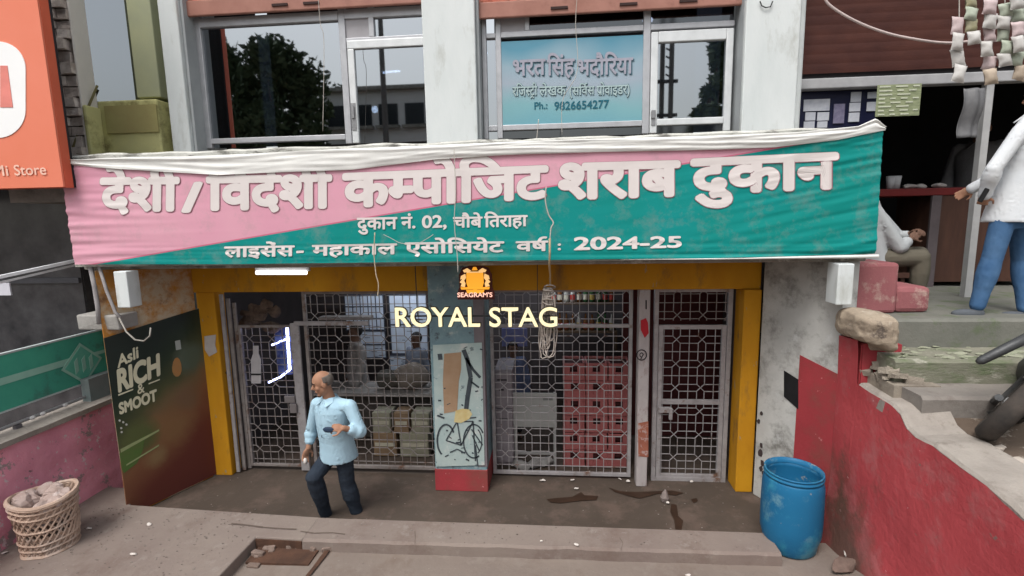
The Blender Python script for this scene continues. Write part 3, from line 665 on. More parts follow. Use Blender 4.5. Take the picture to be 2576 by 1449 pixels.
# LED strips and bottle cutout behind the gate
LD = thing('led_strip', (gx(720), GY+.35, 1.2), 'cold white LED strip light bent round a display behind the left gate', 'light')
def gp(x, y, Y=GY+.25): return onY(x, y, Y)
MB().tube([gp(722,822), gp(724,858), gp(729,930)], .018, 6).tube([gp(723,852), gp(684,868)], .012, 6).tube([gp(729,930), gp(706,948), gp(676,962)], .013, 6).build('strip', glow('cold white led', (.50,.56,1.0), 6.0), LD)
MB().box(gp(688,880).x, gp(742,880).x, GY+.30, GY+.33, gp(715,945).z, gp(715,820).z).build('display_board', mat('blue display', (.02,.03,.10), (.10,.12,.20), 14, .4, 0), LD)
bc = thing('bottle_cutout', (gx(643), GY-.03, 1.2), 'flat white bottle shaped cutout hung on the left gate leaf', 'sign')
pts = [(636,870),(650,870),(650,890),(656,905),(656,965),(632,965),(631,905),(636,890)]
MB().prism([onY(*q,GY-.035) for q in pts], (0,.012,0)).build('board', mat('dull white board', (.44,.42,.43), rough=.6), bc, bevel=.003)
MB().prism([onY(*q,GY-.042) for q in ((632,940),(656,940),(656,944),(632,944))], (0,.004,0)).build('band', BLK, bc)
# ================================================================ side advertising board
AD = thing('advert_board', (*LQ, .3), 'dark green whisky advertising board reading Asli RICH on the left side wall', 'advert')
nL = Vector((-(LQ[1]-LP[1]), LQ[0]-LP[0], 0)).normalized()
if nL.x < 0: nL = -nL
adm = bpy.data.materials.new('printed advert'); adm.use_nodes = True; n = adm.node_tree; p = n.nodes['Principled BSDF']; p.inputs['Roughness'].default_value = .45
tc = n.nodes.new('ShaderNodeTexCoord'); sp = n.nodes.new('ShaderNodeSeparateXYZ'); n.links.new(tc.outputs['Object'], sp.inputs[0])
nz = n.nodes.new('ShaderNodeTexNoise'); nz.inputs['Scale'].default_value = 1.7; nz.inputs['Detail'].default_value = 4; n.links.new(tc.outputs['Object'], nz.inputs['Vector'])
def mth(op, a, b):
    x = n.nodes.new('ShaderNodeMath'); x.operation = op
    for i, v in enumerate((a, b)):
        if isinstance(v, (int, float)): x.inputs[i].default_value = v
        else: n.links.new(v, x.inputs[i])
    return x.outputs[0]
fld = mth('ADD', mth('ADD', mth('MULTIPLY', sp.outputs[2], 1.0), mth('MULTIPLY', sp.outputs[1], -.95)), mth('MULTIPLY', nz.outputs[0], .55))
cr_ = n.nodes.new('ShaderNodeValToRGB'); mrr = n.nodes.new('ShaderNodeMapRange'); mrr.inputs[1].default_value = -.9; mrr.inputs[2].default_value = 2.1
n.links.new(fld, mrr.inputs[0]); n.links.new(mrr.outputs[0], cr_.inputs[0])
el = cr_.color_ramp.elements; el[0].position = .0; el[0].color = (.12,.028,.022,1); el[1].position = 1; el[1].color = (.008,.016,.013,1)
for ps, cc in ((.28,(.13,.032,.022)),(.42,(.20,.085,.04)),(.50,(.16,.105,.05)),(.56,(.07,.075,.03)),(.66,(.02,.035,.018)),(.75,(.009,.019,.014))):
    e = el.new(ps); e.color = (*cc,1)
n.links.new(cr_.outputs[0], p.inputs['Base Color'])
for bx_, by_, br_, bc_ in ((480,900,.20,(.085,.11,.075)),(436,1075,.26,(.22,.115,.05)),(472,1000,.16,(.17,.095,.05)),(352,1105,.20,(.095,.115,.038)),(395,1150,.14,(.24,.15,.07))):
    blot(adm, onL(bx_, by_, .012)-Vector((*LQ, .3)), br_, bc_)
q4 = [onL(262,851,.012), onL(503,775,.012), onL(553,1188,.012), onL(333,1262,.012)]
q4[2] = Vector((q4[1].x, q4[1].y, .02)); q4[3] = Vector((q4[0].x, q4[0].y, .02))
MB().prism(q4, -nL*.010).build('panel', adm, AD)
GLD_ = mat('cream print', (.68,.64,.46), (.58,.56,.42), 6, .5, 0)
def adw(tk, c4, off, sh=0):
    mb = MB()
    (xa,ya),(xb,yb_),(xc_,yc),(xd,yd) = c4   # tl, tr, br, bl in photo
    def fn(u, v, l):
        x = (xd+(xc_-xd)*u)*(1-v)+(xa+(xb-xa)*u)*v; y = (yd+(yc-yd)*u)*(1-v)+(ya+(yb_-ya)*u)*v; return onL(x, y, .014+l)
    word(mb, tk, fn, off, h=.686); return mb
adw(list('Asli'), ((295,896),(348,870),(350,898),(297,925)), .03).build('headline', GLD_, AD)
adw(list('RICH'), ((292,934),(403,890),(405,940),(296,986)), .05).build('headline', GLD_, AD)
adw(['&'], ((344,968),(362,962),(364,986),(346,992)), .015).build('headline', GLD_, AD)
adw(list('SMOOT'), ((298,1016),(393,980),(395,1006),(301,1042)), .05).build('headline', GLD_, AD)
MB().prism([onL(*q,.014) for q in ((297,992),(335,978),(335,981),(298,996))], nL*.001).prism([onL(*q,.014) for q in ((374,964),(402,953),(402,956),(374,967))], nL*.001).build('rule', GLD_, AD)
MB().prism([onL(*q,.014) for q in ((440,858),(453,855),(456,878),(443,881))], nL*.001).build('bottle_cap', mat('grey print', (.42,.45,.42)), AD)
MB().prism([onL(445+12*math.cos(a_*.5), 928-25*math.sin(a_*.5)*(1.15 if math.sin(a_*.5)>0 else .8), .014) for a_ in range(13)], nL*.001).build('flame', mat('amber print', (.42,.20,.07), (.3,.2,.09), 9, .5, 0), AD)
MB().prism([onL(*q,.014) for q in ((303,1130),(400,1080),(401,1084),(304,1139))], nL*.001).prism([onL(*q,.014) for q in ((318,1168),(400,1118),(400,1122),(318,1172))], nL*.001).build('light_streak', mat('pale green print', (.33,.38,.18)), AD)
MB().prism([onL(*q,.014) for q in ((300,1140),(345,1112),(365,1090),(360,1130),(345,1165),(312,1190),(306,1180))], nL*.0006).build('leaf', mat('leaf green print', (.09,.17,.045), (.12,.14,.05), 7, .5, 0), AD)
dts = MB()
for (x, y) in ((301,1058),(305,1077),(306,1055+32),(310,1062),(318,1068)): dts.prism([onL(x+3*math.cos(k_*1.05), y+3*math.sin(k_*1.05), .014) for k_ in range(6)], nL*.001)
dts.build('spray_dots', mat('white print', (.6,.6,.55)), AD)
# ================================================================ poster on the pillar
PS = thing('bicycle_poster', (-1.1, 5.37, .3), 'torn pale poster of a bicycle pasted on the teal pillar', 'poster')
def pf(x, y, o=0): return onY(x, y, 5.366-o)
MB().prism([pf(*q) for q in ((1089,868),(1212,862),(1219,1170),(1097,1174))], (0,.006,0)).build('sheet', mat('pale green poster paper', (.40,.47,.45), (.31,.40,.40), 4, .8, .1, stain=[((.5,.52,.5),6,.6,.75),((.16,.2,.21),9,.68,.72)]), PS)
MB().prism([pf(*q,.004) for q in ((1117,890),(1160,886),(1160,930),(1154,960),(1150,1034),(1117,1040),(1114,960))], (0,.003,0)).build('torn_paper', mat('brown torn paper', (.36,.245,.16), (.30,.19,.115), 4, .9, .15), PS)
INK = mat('dark ink print', (.035,.045,.055), (.07,.08,.09), 9, .6, 0)
def arc(cx, cy, rx, ry, a0, a1, r): return [pf(cx+rx*math.cos(math.radians(a)), cy+ry*math.sin(math.radians(a)), .004) for a in range(a0, a1+1, 10)]
bk = MB()
def strip(pts, wd):
    for a, b in zip(pts, pts[1:]): bk.bar(a, b, wd, .003)
strip(arc(1122,1108,22,40,120,330,0), .02); strip(arc(1192,1110,26,42,60,330,0), .016); strip(arc(1192,1110,20,34,-60,60,0), .012)
for pts in (((1122,1108),(1150,1060),(1190,1060),(1160,1120),(1122,1108)),((1150,1060),(1160,1120)),((1190,1060),(1196,1160)),((1178,1052),(1198,1050)),((1132,1138),(1150,1130),(1170,1140)),((1186,1080),(1214,1120)),((1188,1095),(1206,1135)),((1196,1120),(1202,1172))):
    strip([pf(*q,.004) for q in pts], .014)
strip([pf(*q,.004) for q in ((1166,880),(1176,905),(1184,950),(1176,1000),(1172,1034))], .05); strip([pf(*q,.004) for q in ((1172,900),(1190,930),(1208,950))], .03); strip([pf(*q,.004) for q in ((1106,890),(1108,905))], .05)
strip([pf(*q,.004) for q in ((1100,1045),(1118,1052))], .02); strip([pf(*q,.004) for q in ((1185,960),(1205,975))], .02)
R.seed(51)
for i in range(26):
    x, y = R.uniform(1096,1212), R.uniform(875,1160); a_ = R.uniform(-.6,.6); l_ = R.uniform(3,11); strip([pf(x,y,.003), pf(min(x+l_*math.cos(a_),1214),y+l_*math.sin(a_),.003)], R.uniform(.006,.018))
bk.build('bicycle_drawing', INK, PS)
MB().prism([pf(*q,.006) for q in ((1146,1034),(1162,1028),(1180,1030),(1188,1042),(1180,1054),(1160,1064),(1142,1062))], (0,.003,0)).build('yellow_bag_print', mat('yellow cream print', (.58,.52,.30), (.5,.36,.13), 5, .7, 0), PS)
wn = thing('paper_notice', onY(528,880,5.58), 'torn white paper notice stuck on the left ochre column', 'notice')
MB().prism([onY(*q,5.578) for q in ((514,846),(543,842),(541,868),(546,886),(526,897),(515,880))], (0,.004,0)).build('sheet', mat('notice paper', (.50,.47,.46), (.42,.36,.32), 6, .9, .1), wn)
# ================================================================ teal sign in the upper window
US = thing('office_sign', (.2, wy-.02, 4.1), 'teal acrylic office sign with raised lettering and a phone number in the upper window', 'sign')
um = bpy.data.materials.new('teal sign board'); um.use_nodes = True; n = um.node_tree; p = n.nodes['Principled BSDF']; p.inputs['Roughness'].default_value = .3
tc = n.nodes.new('ShaderNodeTexCoord'); nz = n.nodes.new('ShaderNodeTexNoise'); nz.inputs['Scale'].default_value = 1.6; nz.inputs['Detail'].default_value = 1; n.links.new(tc.outputs['Object'], nz.inputs['Vector'])
sp = n.nodes.new('ShaderNodeSeparateXYZ'); n.links.new(tc.outputs['Object'], sp.inputs[0]); rmp = n.nodes.new('ShaderNodeValToRGB'); mr = n.nodes.new('ShaderNodeMapRange')
mr.inputs[1].default_value = 0; mr.inputs[2].default_value = 1.0; ad_ = n.nodes.new('ShaderNodeMath'); ad_.inputs[1].default_value = -.15; ml_ = n.nodes.new('ShaderNodeMath'); ml_.operation = 'MULTIPLY_ADD'; ml_.inputs[1].default_value = .45
n.links.new(nz.outputs[0], ml_.inputs[0]); n.links.new(sp.outputs[2], ml_.inputs[2]); n.links.new(ml_.outputs[0], ad_.inputs[0]); n.links.new(ad_.outputs[0], mr.inputs[0]); n.links.new(mr.outputs[0], rmp.inputs[0])
el = rmp.color_ramp.elements; el[0].color = (.10,.30,.38,1); el[1].color = (.075,.25,.35,1)
for ps, cc in ((.3,(.17,.36,.40)),(.55,(.30,.36,.43)),(.78,(.25,.36,.43))):
    e = el.new(ps); e.color = (*cc,1)
n.links.new(rmp.outputs[0], p.inputs['Base Color'])
MB().box(A2+.03, C2-.035, wy-.022, wy-.010, lo2+.032, hz(1440,98)).build('board', um, US)
def uput(nm, items, m_, off, sh=(0,0), y=.026):
    mb = MB()
    for tk, x0, x1, ya, yb_ in items:
        a, b = onY(x0+sh[0],(ya+yb_)/2+sh[1],wy-y), onY(x1+sh[0],(ya+yb_)/2+sh[1],wy-y); z0, z1 = onY((x0+x1)/2,yb_+sh[1],wy-y).z, onY((x0+x1)/2,ya+sh[1],wy-y).z
        word(mb, tk, lambda u, v, l: Vector((a.x+(b.x-a.x)*u, wy-y-l, z0+(z1-z0)*v)), off, h=.686 if tk[0].isascii() else .622); mb.build(nm, m_, US); mb = MB()
U1 = [(['भ','र','त'],1290,1372,152,190),(['ि','स','ं','ह'],1378,1445,151,189),(['भ','द','ौ','ि','र','य','ा'],1452,1592,150,188)]
U2 = [(['र','ि','ज','>स','ट','/t','ी'],1290,1352,219,241),(['ल','े','ख','क'],1358,1424,218,240),(['(','स','ि','व','^','स'],1432,1496,217,239),(['प','/r','ो','व','ा','इ','ड','र',')'],1502,1586,216,238)]
uput('raised_letters_shadow', U1, mat('dark teal edge and shadow', (.06,.13,.17), rough=.5), .022, (2,2.2))  # darker copy shifted down and right, drawing the raised letters' shadow
uput('raised_letters', U1, mat('lilac letter face', (.36,.36,.43), rough=.4), .022, (-1.2,-1.2), .032)
uput('subtitle_edge', U2, mat('dark teal edge and shadow', (.06,.13,.17)), .045)
uput('subtitle', U2, mat('pale teal letter face', (.40,.52,.53), rough=.4), .015, (-.8,-.8), .031)
uput('phone_number', [(list('Ph.:'),1343,1378,257,274),(list('9826654277'),1394,1532,254,274)], mat('deep teal print', (.015,.12,.17), rough=.5), .02)
# ================================================================ left neighbours
NBL = thing('neighbour_building', (-5.2, 6.0, 0), 'pale neighbouring house at left with exposed brick edge and lime yellow walls', 'building')
bk = MB(); z = 3.6; R.seed(3)
while z < 6.6:
    h = .075+.04*R.random(); x = -5.62
    while x < -5.30:
        wd = .12+.13*R.random(); o_ = .07*R.random()
        bk.hexa([wob(Vector(c), 9, .012) for c in ((x,5.30+o_,z),(min(x+wd,-5.25),5.30+o_,z),(min(x+wd,-5.25),5.5,z),(x,5.5,z),(x,5.30+o_,z+h),(min(x+wd,-5.25),5.30+o_,z+h),(min(x+wd,-5.25),5.5,z+h),(x,5.5,z+h))]); x += wd+.012
    z += h+.014
bk.build('brick_edge', mat('dusty exposed brick', (.66,.59,.55), (.34,.28,.25), 8, .95, .5, 24, stain=[((.55,.50,.47), 5, .55, .68)]), NBL)
MB().box(-5.60, -5.262, 5.43, 6.4, 0, 6.6).build('wall', mat('grey mortar', (.24,.21,.19), (.16,.14,.13), 7, .95, .5), NBL)
cx0, cx1 = onY(186,100,5.6).x, onY(238,100,5.6).x
cx1 = -5.235; YPN = 5.66
MB().box(-5.26, cx1, 5.37, 6.4, 3.55, 6.6).build('plaster_corner', mat('cream white plaster', (0.810,0.769,0.729), (0.675,0.648,0.608), 2, .85, .15, stretch=(1,1,.4)), NBL, bevel=.015)
LIME = mat('lime yellow plaster', (0.594,0.568,0.256), (0.478,0.469,0.240), 2, .85, .15, 30, stain=[((.28,.25,.11), 2.6, .56, .72)])
OLIV = mat('olive plaster', (0.390,0.403,0.247), (0.325,0.345,0.234), 2, .85, .1)
MB().box(onY(333,100,YPN).x, -4.50, YPN-.03, 6.4, onY(300,250,YPN).z, 6.6).build('olive_wall', OLIV, NBL, bevel=.01)
MB().box(cx1+.001, -4.50, YPN-.10, 6.4, 3.55, onY(300,252,YPN-.1).z).box(cx1+.001, cx1+.05, 5.36, YPN-.101, 3.55, onY(235,270,5.5).z).build('ledge', LIME, NBL, bevel=.02)
MB().box(cx1+.10, onY(395,300,YPN-.12).x, YPN-.118, YPN-.101, onY(300,340,YPN).z, onY(300,272,YPN).z).build('recess_panel', mat('brown yellow plaster', (.33,.28,.12), (.38,.35,.15), 3, .85, .1), NBL)
_x = onY(333,100,YPN).x+.02; _z = onY(300,252,YPN-.1).z
MB().hexa([Vector(v) for v in ((cx1+.001,5.57,_z),(_x,6.0,_z),(_x,6.01,_z),(cx1+.001,5.58,_z),(cx1+.001,5.57,6.6),(_x,6.0,6.6),(_x,6.01,6.6),(cx1+.001,5.58,6.6))]).build('window_pane', GLZ, NBL)
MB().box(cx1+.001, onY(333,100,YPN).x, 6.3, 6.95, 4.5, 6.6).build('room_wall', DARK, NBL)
rb = thing('rubble_heap', (-5.2, 5.2, 3.6), 'grey rubble and twigs heaped on the canopy end beside the yellow ledge', 'rubble')
m = MB(); R.seed(5)
for i in range(46):
    c = Vector((-5.45+R.random()*.95, 4.85+R.random()*.55, 3.62+R.random()*.10+.13*R.random())); s = .03+.06*R.random()
    m.ell(c, s, s, s*.7, seg=7, rg=5)
roughen(m, 14, .03).box(-5.6,-4.5,4.78,5.6,3.40,3.66).build('stones', mat('grey rubble', (.27,.24,.22), (.15,.135,.125), 6, .95, .5), rb)
m = MB()
for i in range(26):
    c = Vector((-5.2+R.random()*.8, 4.9+R.random()*.3, 3.72+R.random()*.08)); m.tube([c, c+Vector((R.uniform(-.15,.15), R.uniform(-.1,.1), R.uniform(.0,.10))), c+Vector((R.uniform(-.3,.3), R.uniform(-.15,.1), R.uniform(-.02,.12)))], .005, 4)
m.build('twigs', mat('dry twigs', (.22,.18,.11), (.14,.11,.07)), rb)
# a thin pipe leaning on the plaster corner
lp = MB().tube([onY(160,440,5.3), onY(205,310,5.4), onY(245,215,5.5)], .012, 6).build('cable', mat('olive cable', (.17,.15,.07)), smooth=True)
tag(lp, 'olive cable slanting over the plaster corner of the neighbouring house', 'cable')
# orange store sign
YO = 4.45
e0, e1 = onY(96,0,YO).x, onY(150,420,YO).x; ex = (e0+e1)/2; zb_ = onY(120,471,YO).z
OS = thing('store_sign', (-6.2, YO, zb_), 'big orange store sign box with a white rounded logo plate at top left', 'sign')
ORM = mat('orange sign face', (0.736,0.222,0.141), (0.710,0.203,0.120), 1.5, .45, .0)
MB().box(-8.6, ex, YO, YO+.02, zb_, 6.8).build('face', ORM, OS)
MB().box(-8.6, ex+.005, YO+.012+.009, YO+.10, zb_-.004, 6.8).build('side', mat('deep orange sign side', (.62,.135,.07), (.55,.115,.06), 2, .5, .03), OS)
MB().box(-8.6, ex+.002, YO+.101, YO+.13, zb_, 6.8).build('back', mat('dark unseen sign back', (.03,.03,.032)), OS)  # unseen dark back, added so the windows mirror the sign dark
def of(x, y, o=.006): return onY(x, y, YO-o)
pl = []; X0,X1,Y0,Y1,r_ = -176,64,104,347,70
for cx_, cy_, a0 in ((X1-r_,Y0+r_,-90),(X1-r_,Y1-r_,0),(X0+r_,Y1-r_,90),(X0+r_,Y0+r_,180)):
    for k_ in range(0,91,10): pl.append(of(cx_+r_*math.cos(rad(a0+k_)), cy_+r_*math.sin(rad(a0+k_))))
MB().prism(pl, (0,.006,0)).build('logo_plate', mat('white logo plate', (.86,.87,.87), (.82,.83,.83), 2, .4, 0), OS)
MB().prism([of(*q,.010) for q in ((0,165),(18,165),(32,270),(0,270))], (0,.004,0)).prism([of(*q,.010) for q in ((-130,165),(-30,165),(-18,180),(-18,270),(-44,270),(-44,195),(-100,195),(-100,270),(-130,270))], (0,.004,0)).prism([of(*q,.010) for q in ((-84,212),(-62,212),(-62,270),(-84,270))], (0,.004,0)).build('logo_strokes', mat('salmon logo stroke', (.80,.27,.23)), OS)
mb = MB()
for tk, x0, x1 in ((list('Mi'),-22,22),(list('Store'),34,117)):
    a, b = of(x0,427), of(x1,427); z0, z1 = of(75,440).z, of(75,414).z
    word(mb, tk, lambda u, v, l: Vector((a.x+(b.x-a.x)*u, YO-.006-l, z0+(z1-z0)*v)), .012, h=.686)
mb.build('store_lettering', mat('pale sign letters', (.86,.55,.44)), OS)
# dark glazed shopfront under it
DS = thing('dark_shopfront', (-6.6, 5.3, 0), 'dark glazed shopfront below the orange sign', 'shopfront')
MB().box(-9.5, -5.46, 5.30, 5.32, 0, zb_+.2).box(-5.459, -4.75, 5.96, 5.98, 0, zb_+.2).box(-5.46, -5.455, 5.321, 5.959, 1.98, zb_+.2).build('glazing', mat('black glass with painted reflections', (.025,.026,.030), (.075,.075,.08), 2.6, .2, .02, spec=.5), DS)  # paler noise blotches in the colour stand in for blurred reflections
MB().box(-9.5, -5.47, 5.27, 5.299, 2.5, 2.56).build('mullion', mat('dark mullion', (.09,.09,.10)), DS)
aw = MB(); A0, A1 = onY(-30,703,4.35), onY(193,655,5.0)
aw.bar(A0, A1, .055, .03, Vector((0,0,1))).bar(A0+Vector((0,.05,-.05)), A1+Vector((0,.05,-.04)), .015, .02, Vector((0,0,1)))
o = aw.build('awning_edge', mat('white awning edge', (.75,.76,.79), rough=.5)); tag(o, 'thin white awning edge running behind the lower left corner of the banner', 'awning')
o = MB().box(onY(-20,728,4.7).x, onY(25,728,4.7).x, 4.7, 4.715, onY(10,743,4.7).z, onY(10,712,4.7).z).build('paper_notice', mat('pale notice', (.6,.6,.66)))
tag(o, 'small white notice on the dark shopfront at the left edge of the photo', 'notice')
# green hoarding, rail, pink wall
XH = -5.42
gh = thing('green_hoarding', (XH, 4.3, 1.2), 'long green painted hoarding with a pale stripe and diamond emblem', 'hoarding')
def oh(x, y, o=0): return onX(x, y, XH+o)
gm = mat('green hoarding paint', (.075,.40,.28), (.058,.31,.235), 2, .6, .08, stain=[((.07,.19,.15), 4, .6, .8)])
yA, yB = -2.0, 5.9
zt_ = (onX(0,892,XH).z+onX(262,832,XH).z)/2; zl_ = (onX(0,1045,XH).z+onX(215,955,XH).z)/2
MB().box(XH-.03, XH, yA, yB, zl_, zt_).build('board', gm, gh)
MB().box(XH-.03, XH+.008, yA, yB, zt_+.001, zt_+.02).box(XH-.03, XH+.008, yA, yB, zl_-.016, zl_-.001).build('edge_strip', mat('pale edge strip', (.5,.56,.56)), gh)
LG = mat('pale green stripe', (.33,.58,.48), (.27,.50,.42), 4, .6, 0)
cD = oh(207,915,.006); zs = (zt_+zl_)/2+.02
MB().prism([Vector((XH+.001,yA,zs-.035)),Vector((XH+.001,cD.y-.1,zs-.035)),Vector((XH+.001,cD.y-.1,zs+.035)),Vector((XH+.001,yA,zs+.035))], (.005,0,0)).prism([Vector((XH+.001,cD.y+.1,zs-.02)),Vector((XH+.001,yB,zs-.02)),Vector((XH+.001,yB,zs+.02)),Vector((XH+.001,cD.y+.1,zs+.02))], (.005,0,0)).build('stripe', LG, gh)
dy, dz = .25, .245
def dia(k, x): return [Vector((XH+x,cD.y,cD.z+dz*k)),Vector((XH+x,cD.y+dy*k,cD.z)),Vector((XH+x,cD.y,cD.z-dz*k)),Vector((XH+x,cD.y-dy*k,cD.z))]
MB().prism(dia(1,.007), (.004,0,0)).build('emblem', LG, gh); MB().prism(dia(.84,.0115), (.003,0,0)).build('emblem', mat('mid green emblem', (.10,.42,.31), (.15,.47,.36), 8, .6, 0), gh)
mb = MB()
for s_ in (-1,0,1): mb.prism([Vector((XH+.015,cD.y+.09*s_-.012,cD.z-.10)),Vector((XH+.015,cD.y+.09*s_+.03,cD.z-.06)),Vector((XH+.015,cD.y+.09*s_+.03,cD.z+.09)),Vector((XH+.015,cD.y+.09*s_-.012,cD.z+.05))], (.003,0,0))
mb.build('emblem_mark', LG, gh)
rl = thing('side_railing', (XH+.05, 4.2, 1.0), 'thin grey railing with bolts under the green hoarding', 'railing')
zr = (onX(0,1078,XH+.05).z+onX(215,1000,XH+.05).z)/2
MB().tube([(XH+.05,-1,zr),(XH+.05,5.5,zr)], .016, 8).build('rail', mat('grey rail', (.30,.30,.31), metal=.2, rough=.5), rl)
for yy in (onX(42,1060,XH+.05).y, 3.0, 1.8): MB().box(XH+.03, XH+.07, yy-.03, yy+.03, 1.0, zr-.017).build('baluster', mat('dark baluster', (.13,.12,.13)), rl)
bl = MB()
for d_, yv in ((170,1035),(305/2.576*1,0)): pass
for xx in (168, 108, 305*.26+1):
    yv = onX(xx,1040,XH+.07).y; bl.ell((XH+.07, yv, zr), .02, .03, .02, seg=8, rg=6)
bl.build('bolt', mat('pale bolts', (.6,.58,.58)), rl)
MB().box(XH+.02, XH+.12, onX(222,985,XH+.1).y, 5.4, 1.0, zl_+.06).build('end_plate', mat('grey green sheet', (.16,.20,.20), (.22,.24,.24), 3, .6, .1), rl)
XP = -5.2
pw = thing('pink_wall', (XP, 3.5, 0), 'low pink wall with flaking paint at the left side of the forecourt', 'wall')
zp = (onX(0,1118,XP).z+onX(262,1026,XP).z)/2
m = MB().grid(lambda u, v: Vector((XP-.02+.05*(1-v)**2, -1+6.6*u, .02+(zp-.02)*v))+Vector((.014*noise.noise(Vector((u*22, v*6, 3))),0,0)), 150, 30)
m.box(XP-.24, XP-.05, -1, 5.6, 0, zp-.002)
m.build('wall_face', PINK, pw, smooth=False)
cpg = MB(); N = 60; rows = []
for i in range(N+1):
    y = -1+6.6*i/N; e = .012*noise.noise(Vector((y*4,1,1)))
    rows.append([(XP-.26,y,zp),(XP+.03+e,y,zp-.005),(XP+.035+e,y,zp+.05+e),(XP-.26,y,zp+.06)])
cpg.rings(rows).build('coping', COPE, pw)
cs = thing('concrete_lintel_stub', (-4.9, 4.7, 1.9), 'short grey concrete stub projecting beside the top of the advert board', 'stub')
A0, A1 = onY(196,806,4.72), onY(300,798,4.72)
m = MB().box(A0.x, A1.x, 4.70, 4.95, onY(230,830,4.72).z, onY(230,792,4.72).z); roughen(m, 8, .02).build('block', mat('pale cracked concrete', (.36,.345,.325), (.27,.26,.245), 5, .95, .4), cs, bevel=.015)
for nm, pts, r0 in (('hanging_strip', [(228,672),(238,720),(246,770),(250,815)], .022), ('hanging_strip', [(250,672),(268,730),(290,785),(303,800)], .016)):
    o = MB().tube([onY(*q,4.66) for q in pts], r0, 6).build(nm, mat('pale dusty strip', (.36,.34,.34), (.25,.235,.235), 6, .8), smooth=True)
    tag(o, 'wider pale strip hanging from the banner corner onto the concrete stub' if r0 > .02 else 'thinner pale strip slanting from the banner down beside the white stub post', 'strip')
o = MB().tube([onY(300,800,4.62), onY(318,835,4.55), onY(340,855,4.5), onY(362,858,4.5), onY(377,845,4.5), onY(379,825,4.55)], .008, 6).build('wire_loop', mat('grey wire', (.30,.28,.25)), smooth=True)
tag(o, 'loop of grey wire dangling over the top of the advert board', 'wire')
# ================================================================ right neighbours
NR = thing('neighbour_shop', (4.5, 5.9, 2.2), 'open fronted neighbouring shop at right with a dark brown shutter and deep black interior', 'building')
zbm = onY(2240,208,5.8).z
xs0 = xr[1]+.07
MB().box(xs0, 8.0, 5.74, 5.86, zbm-.045, zbm+.06).build('beam', mat('grey steel beam', (.38,.38,.39), (.30,.30,.31), 5, .6, .08), NR, bevel=.01)
prof = [(5.80-.0025*abs(math.sin(i*math.pi/4)), zbm+.12+i*.024) for i in range(61)]
MB().grid(lambda u, v: (xs0+(8-xs0)*u, prof[min(int(round(v*60)),60)][0], prof[min(int(round(v*60)),60)][1]), 1, 60).build('roller_shutter', SHUTD, NR)
MB().box(xs0, 8, 5.84, 5.9, zbm+.05, 6.6).build('shutter_box', DARK, NR)
px_ = onY(2482,240,5.8).x; MB().box(px_-.035, px_+.035, 5.76, 5.83, 2.2, zbm-.046).build('post', mat('pale steel post', (.42,.42,.42), rough=.5), NR)
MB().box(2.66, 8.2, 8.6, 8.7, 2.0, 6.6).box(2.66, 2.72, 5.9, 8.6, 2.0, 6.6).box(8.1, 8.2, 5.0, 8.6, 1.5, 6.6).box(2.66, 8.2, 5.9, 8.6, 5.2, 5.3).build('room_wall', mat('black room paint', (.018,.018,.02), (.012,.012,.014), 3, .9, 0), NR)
PAP = mat('white paper notice', (.50,.52,.56), (.38,.40,.46), 14, .8, .03)
NB = MB().box(xs0, onY(2205,270,5.86).x, 5.862, 5.872, 3.3, zbm-.05).build('notice_glass', mat('navy notice glass', (.012,.014,.04), rough=.3), NR)
for i, q in enumerate(((2022,251,2086,278),(2026,283,2050,303),(2056,283,2084,303),(2022,306,2048,323),(2056,306,2080,321),(2098,262,2122,310),(2141,232,2165,256),(2137,259,2163,280),(2135,284,2160,306),(2183,232,2209,247),(2181,257,2207,279))):
    a, b = onY(q[0],q[1],5.855), onY(q[2],q[3],5.855)
    o = MB().box(a.x, b.x, 5.850-.001*(i%3), 5.858, b.z, a.z).build('paper_notice', PAP if i != 5 else mat('grey purple notice', (.2,.19,.27), (.12,.11,.18), 20, .8))
    where = ['widest white notice, upper left on the navy glass','small square notice under the widest one, left of its pair','small square notice under the widest one, right of its pair','lowest left notice just above the banner hem','lowest right notice of the left block','faint tall purple grey notice on the navy glass','topmost of the three stacked notices','middle of the three stacked notices','bottom of the three stacked notices','upper white card left of the yellow price list','lower white card left of the yellow price list'][i]
    tag(o, where, 'notice', 'notices on the right shop glass')
a, b = onY(2208,214,5.55), onY(2312,290,5.55)
pl_ = thing('price_list', ((a.x+b.x)/2, 5.55, b.z), 'yellow green lined price list hanging in the right shop opening', 'notice')
MB().box(a.x, b.x, 5.55, 5.556, b.z, a.z).build('sheet', mat('yellow green sheet', (.30,.33,.20), (.18,.21,.12), 11, .7, .03, stretch=(1,1,5)), pl_)
m = MB(); R.seed(4)
for i in range(8):
    z = b.z+(a.z-b.z)*(i+.5)/8; x = a.x+.02
    while x < b.x-.06:
        l = .04+.1*R.random(); m.box(x, min(x+l,b.x-.02), 5.545, 5.549, z-.008, z+.006); x += l+.05
m.build('text_lines', mat('pale text lines', (.55,.58,.45)), pl_)
a, b = onY(2427,222,5.6), onY(2468,345,5.6)
o = MB().grid(lambda u, v: (a.x+(b.x-a.x)*u-.03*(1-v), 5.6+.02*math.sin(u*9)+.02*math.sin(v*7), b.z+(a.z-b.z)*v), 10, 14).build('plastic_sheet', mat('dusty grey plastic', (.16,.16,.165), (.11,.11,.115), 6, .4, .1), smooth=True, solid=.003)
tag(o, 'dusty grey plastic sheet hanging inside the right shop', 'plastic sheet')
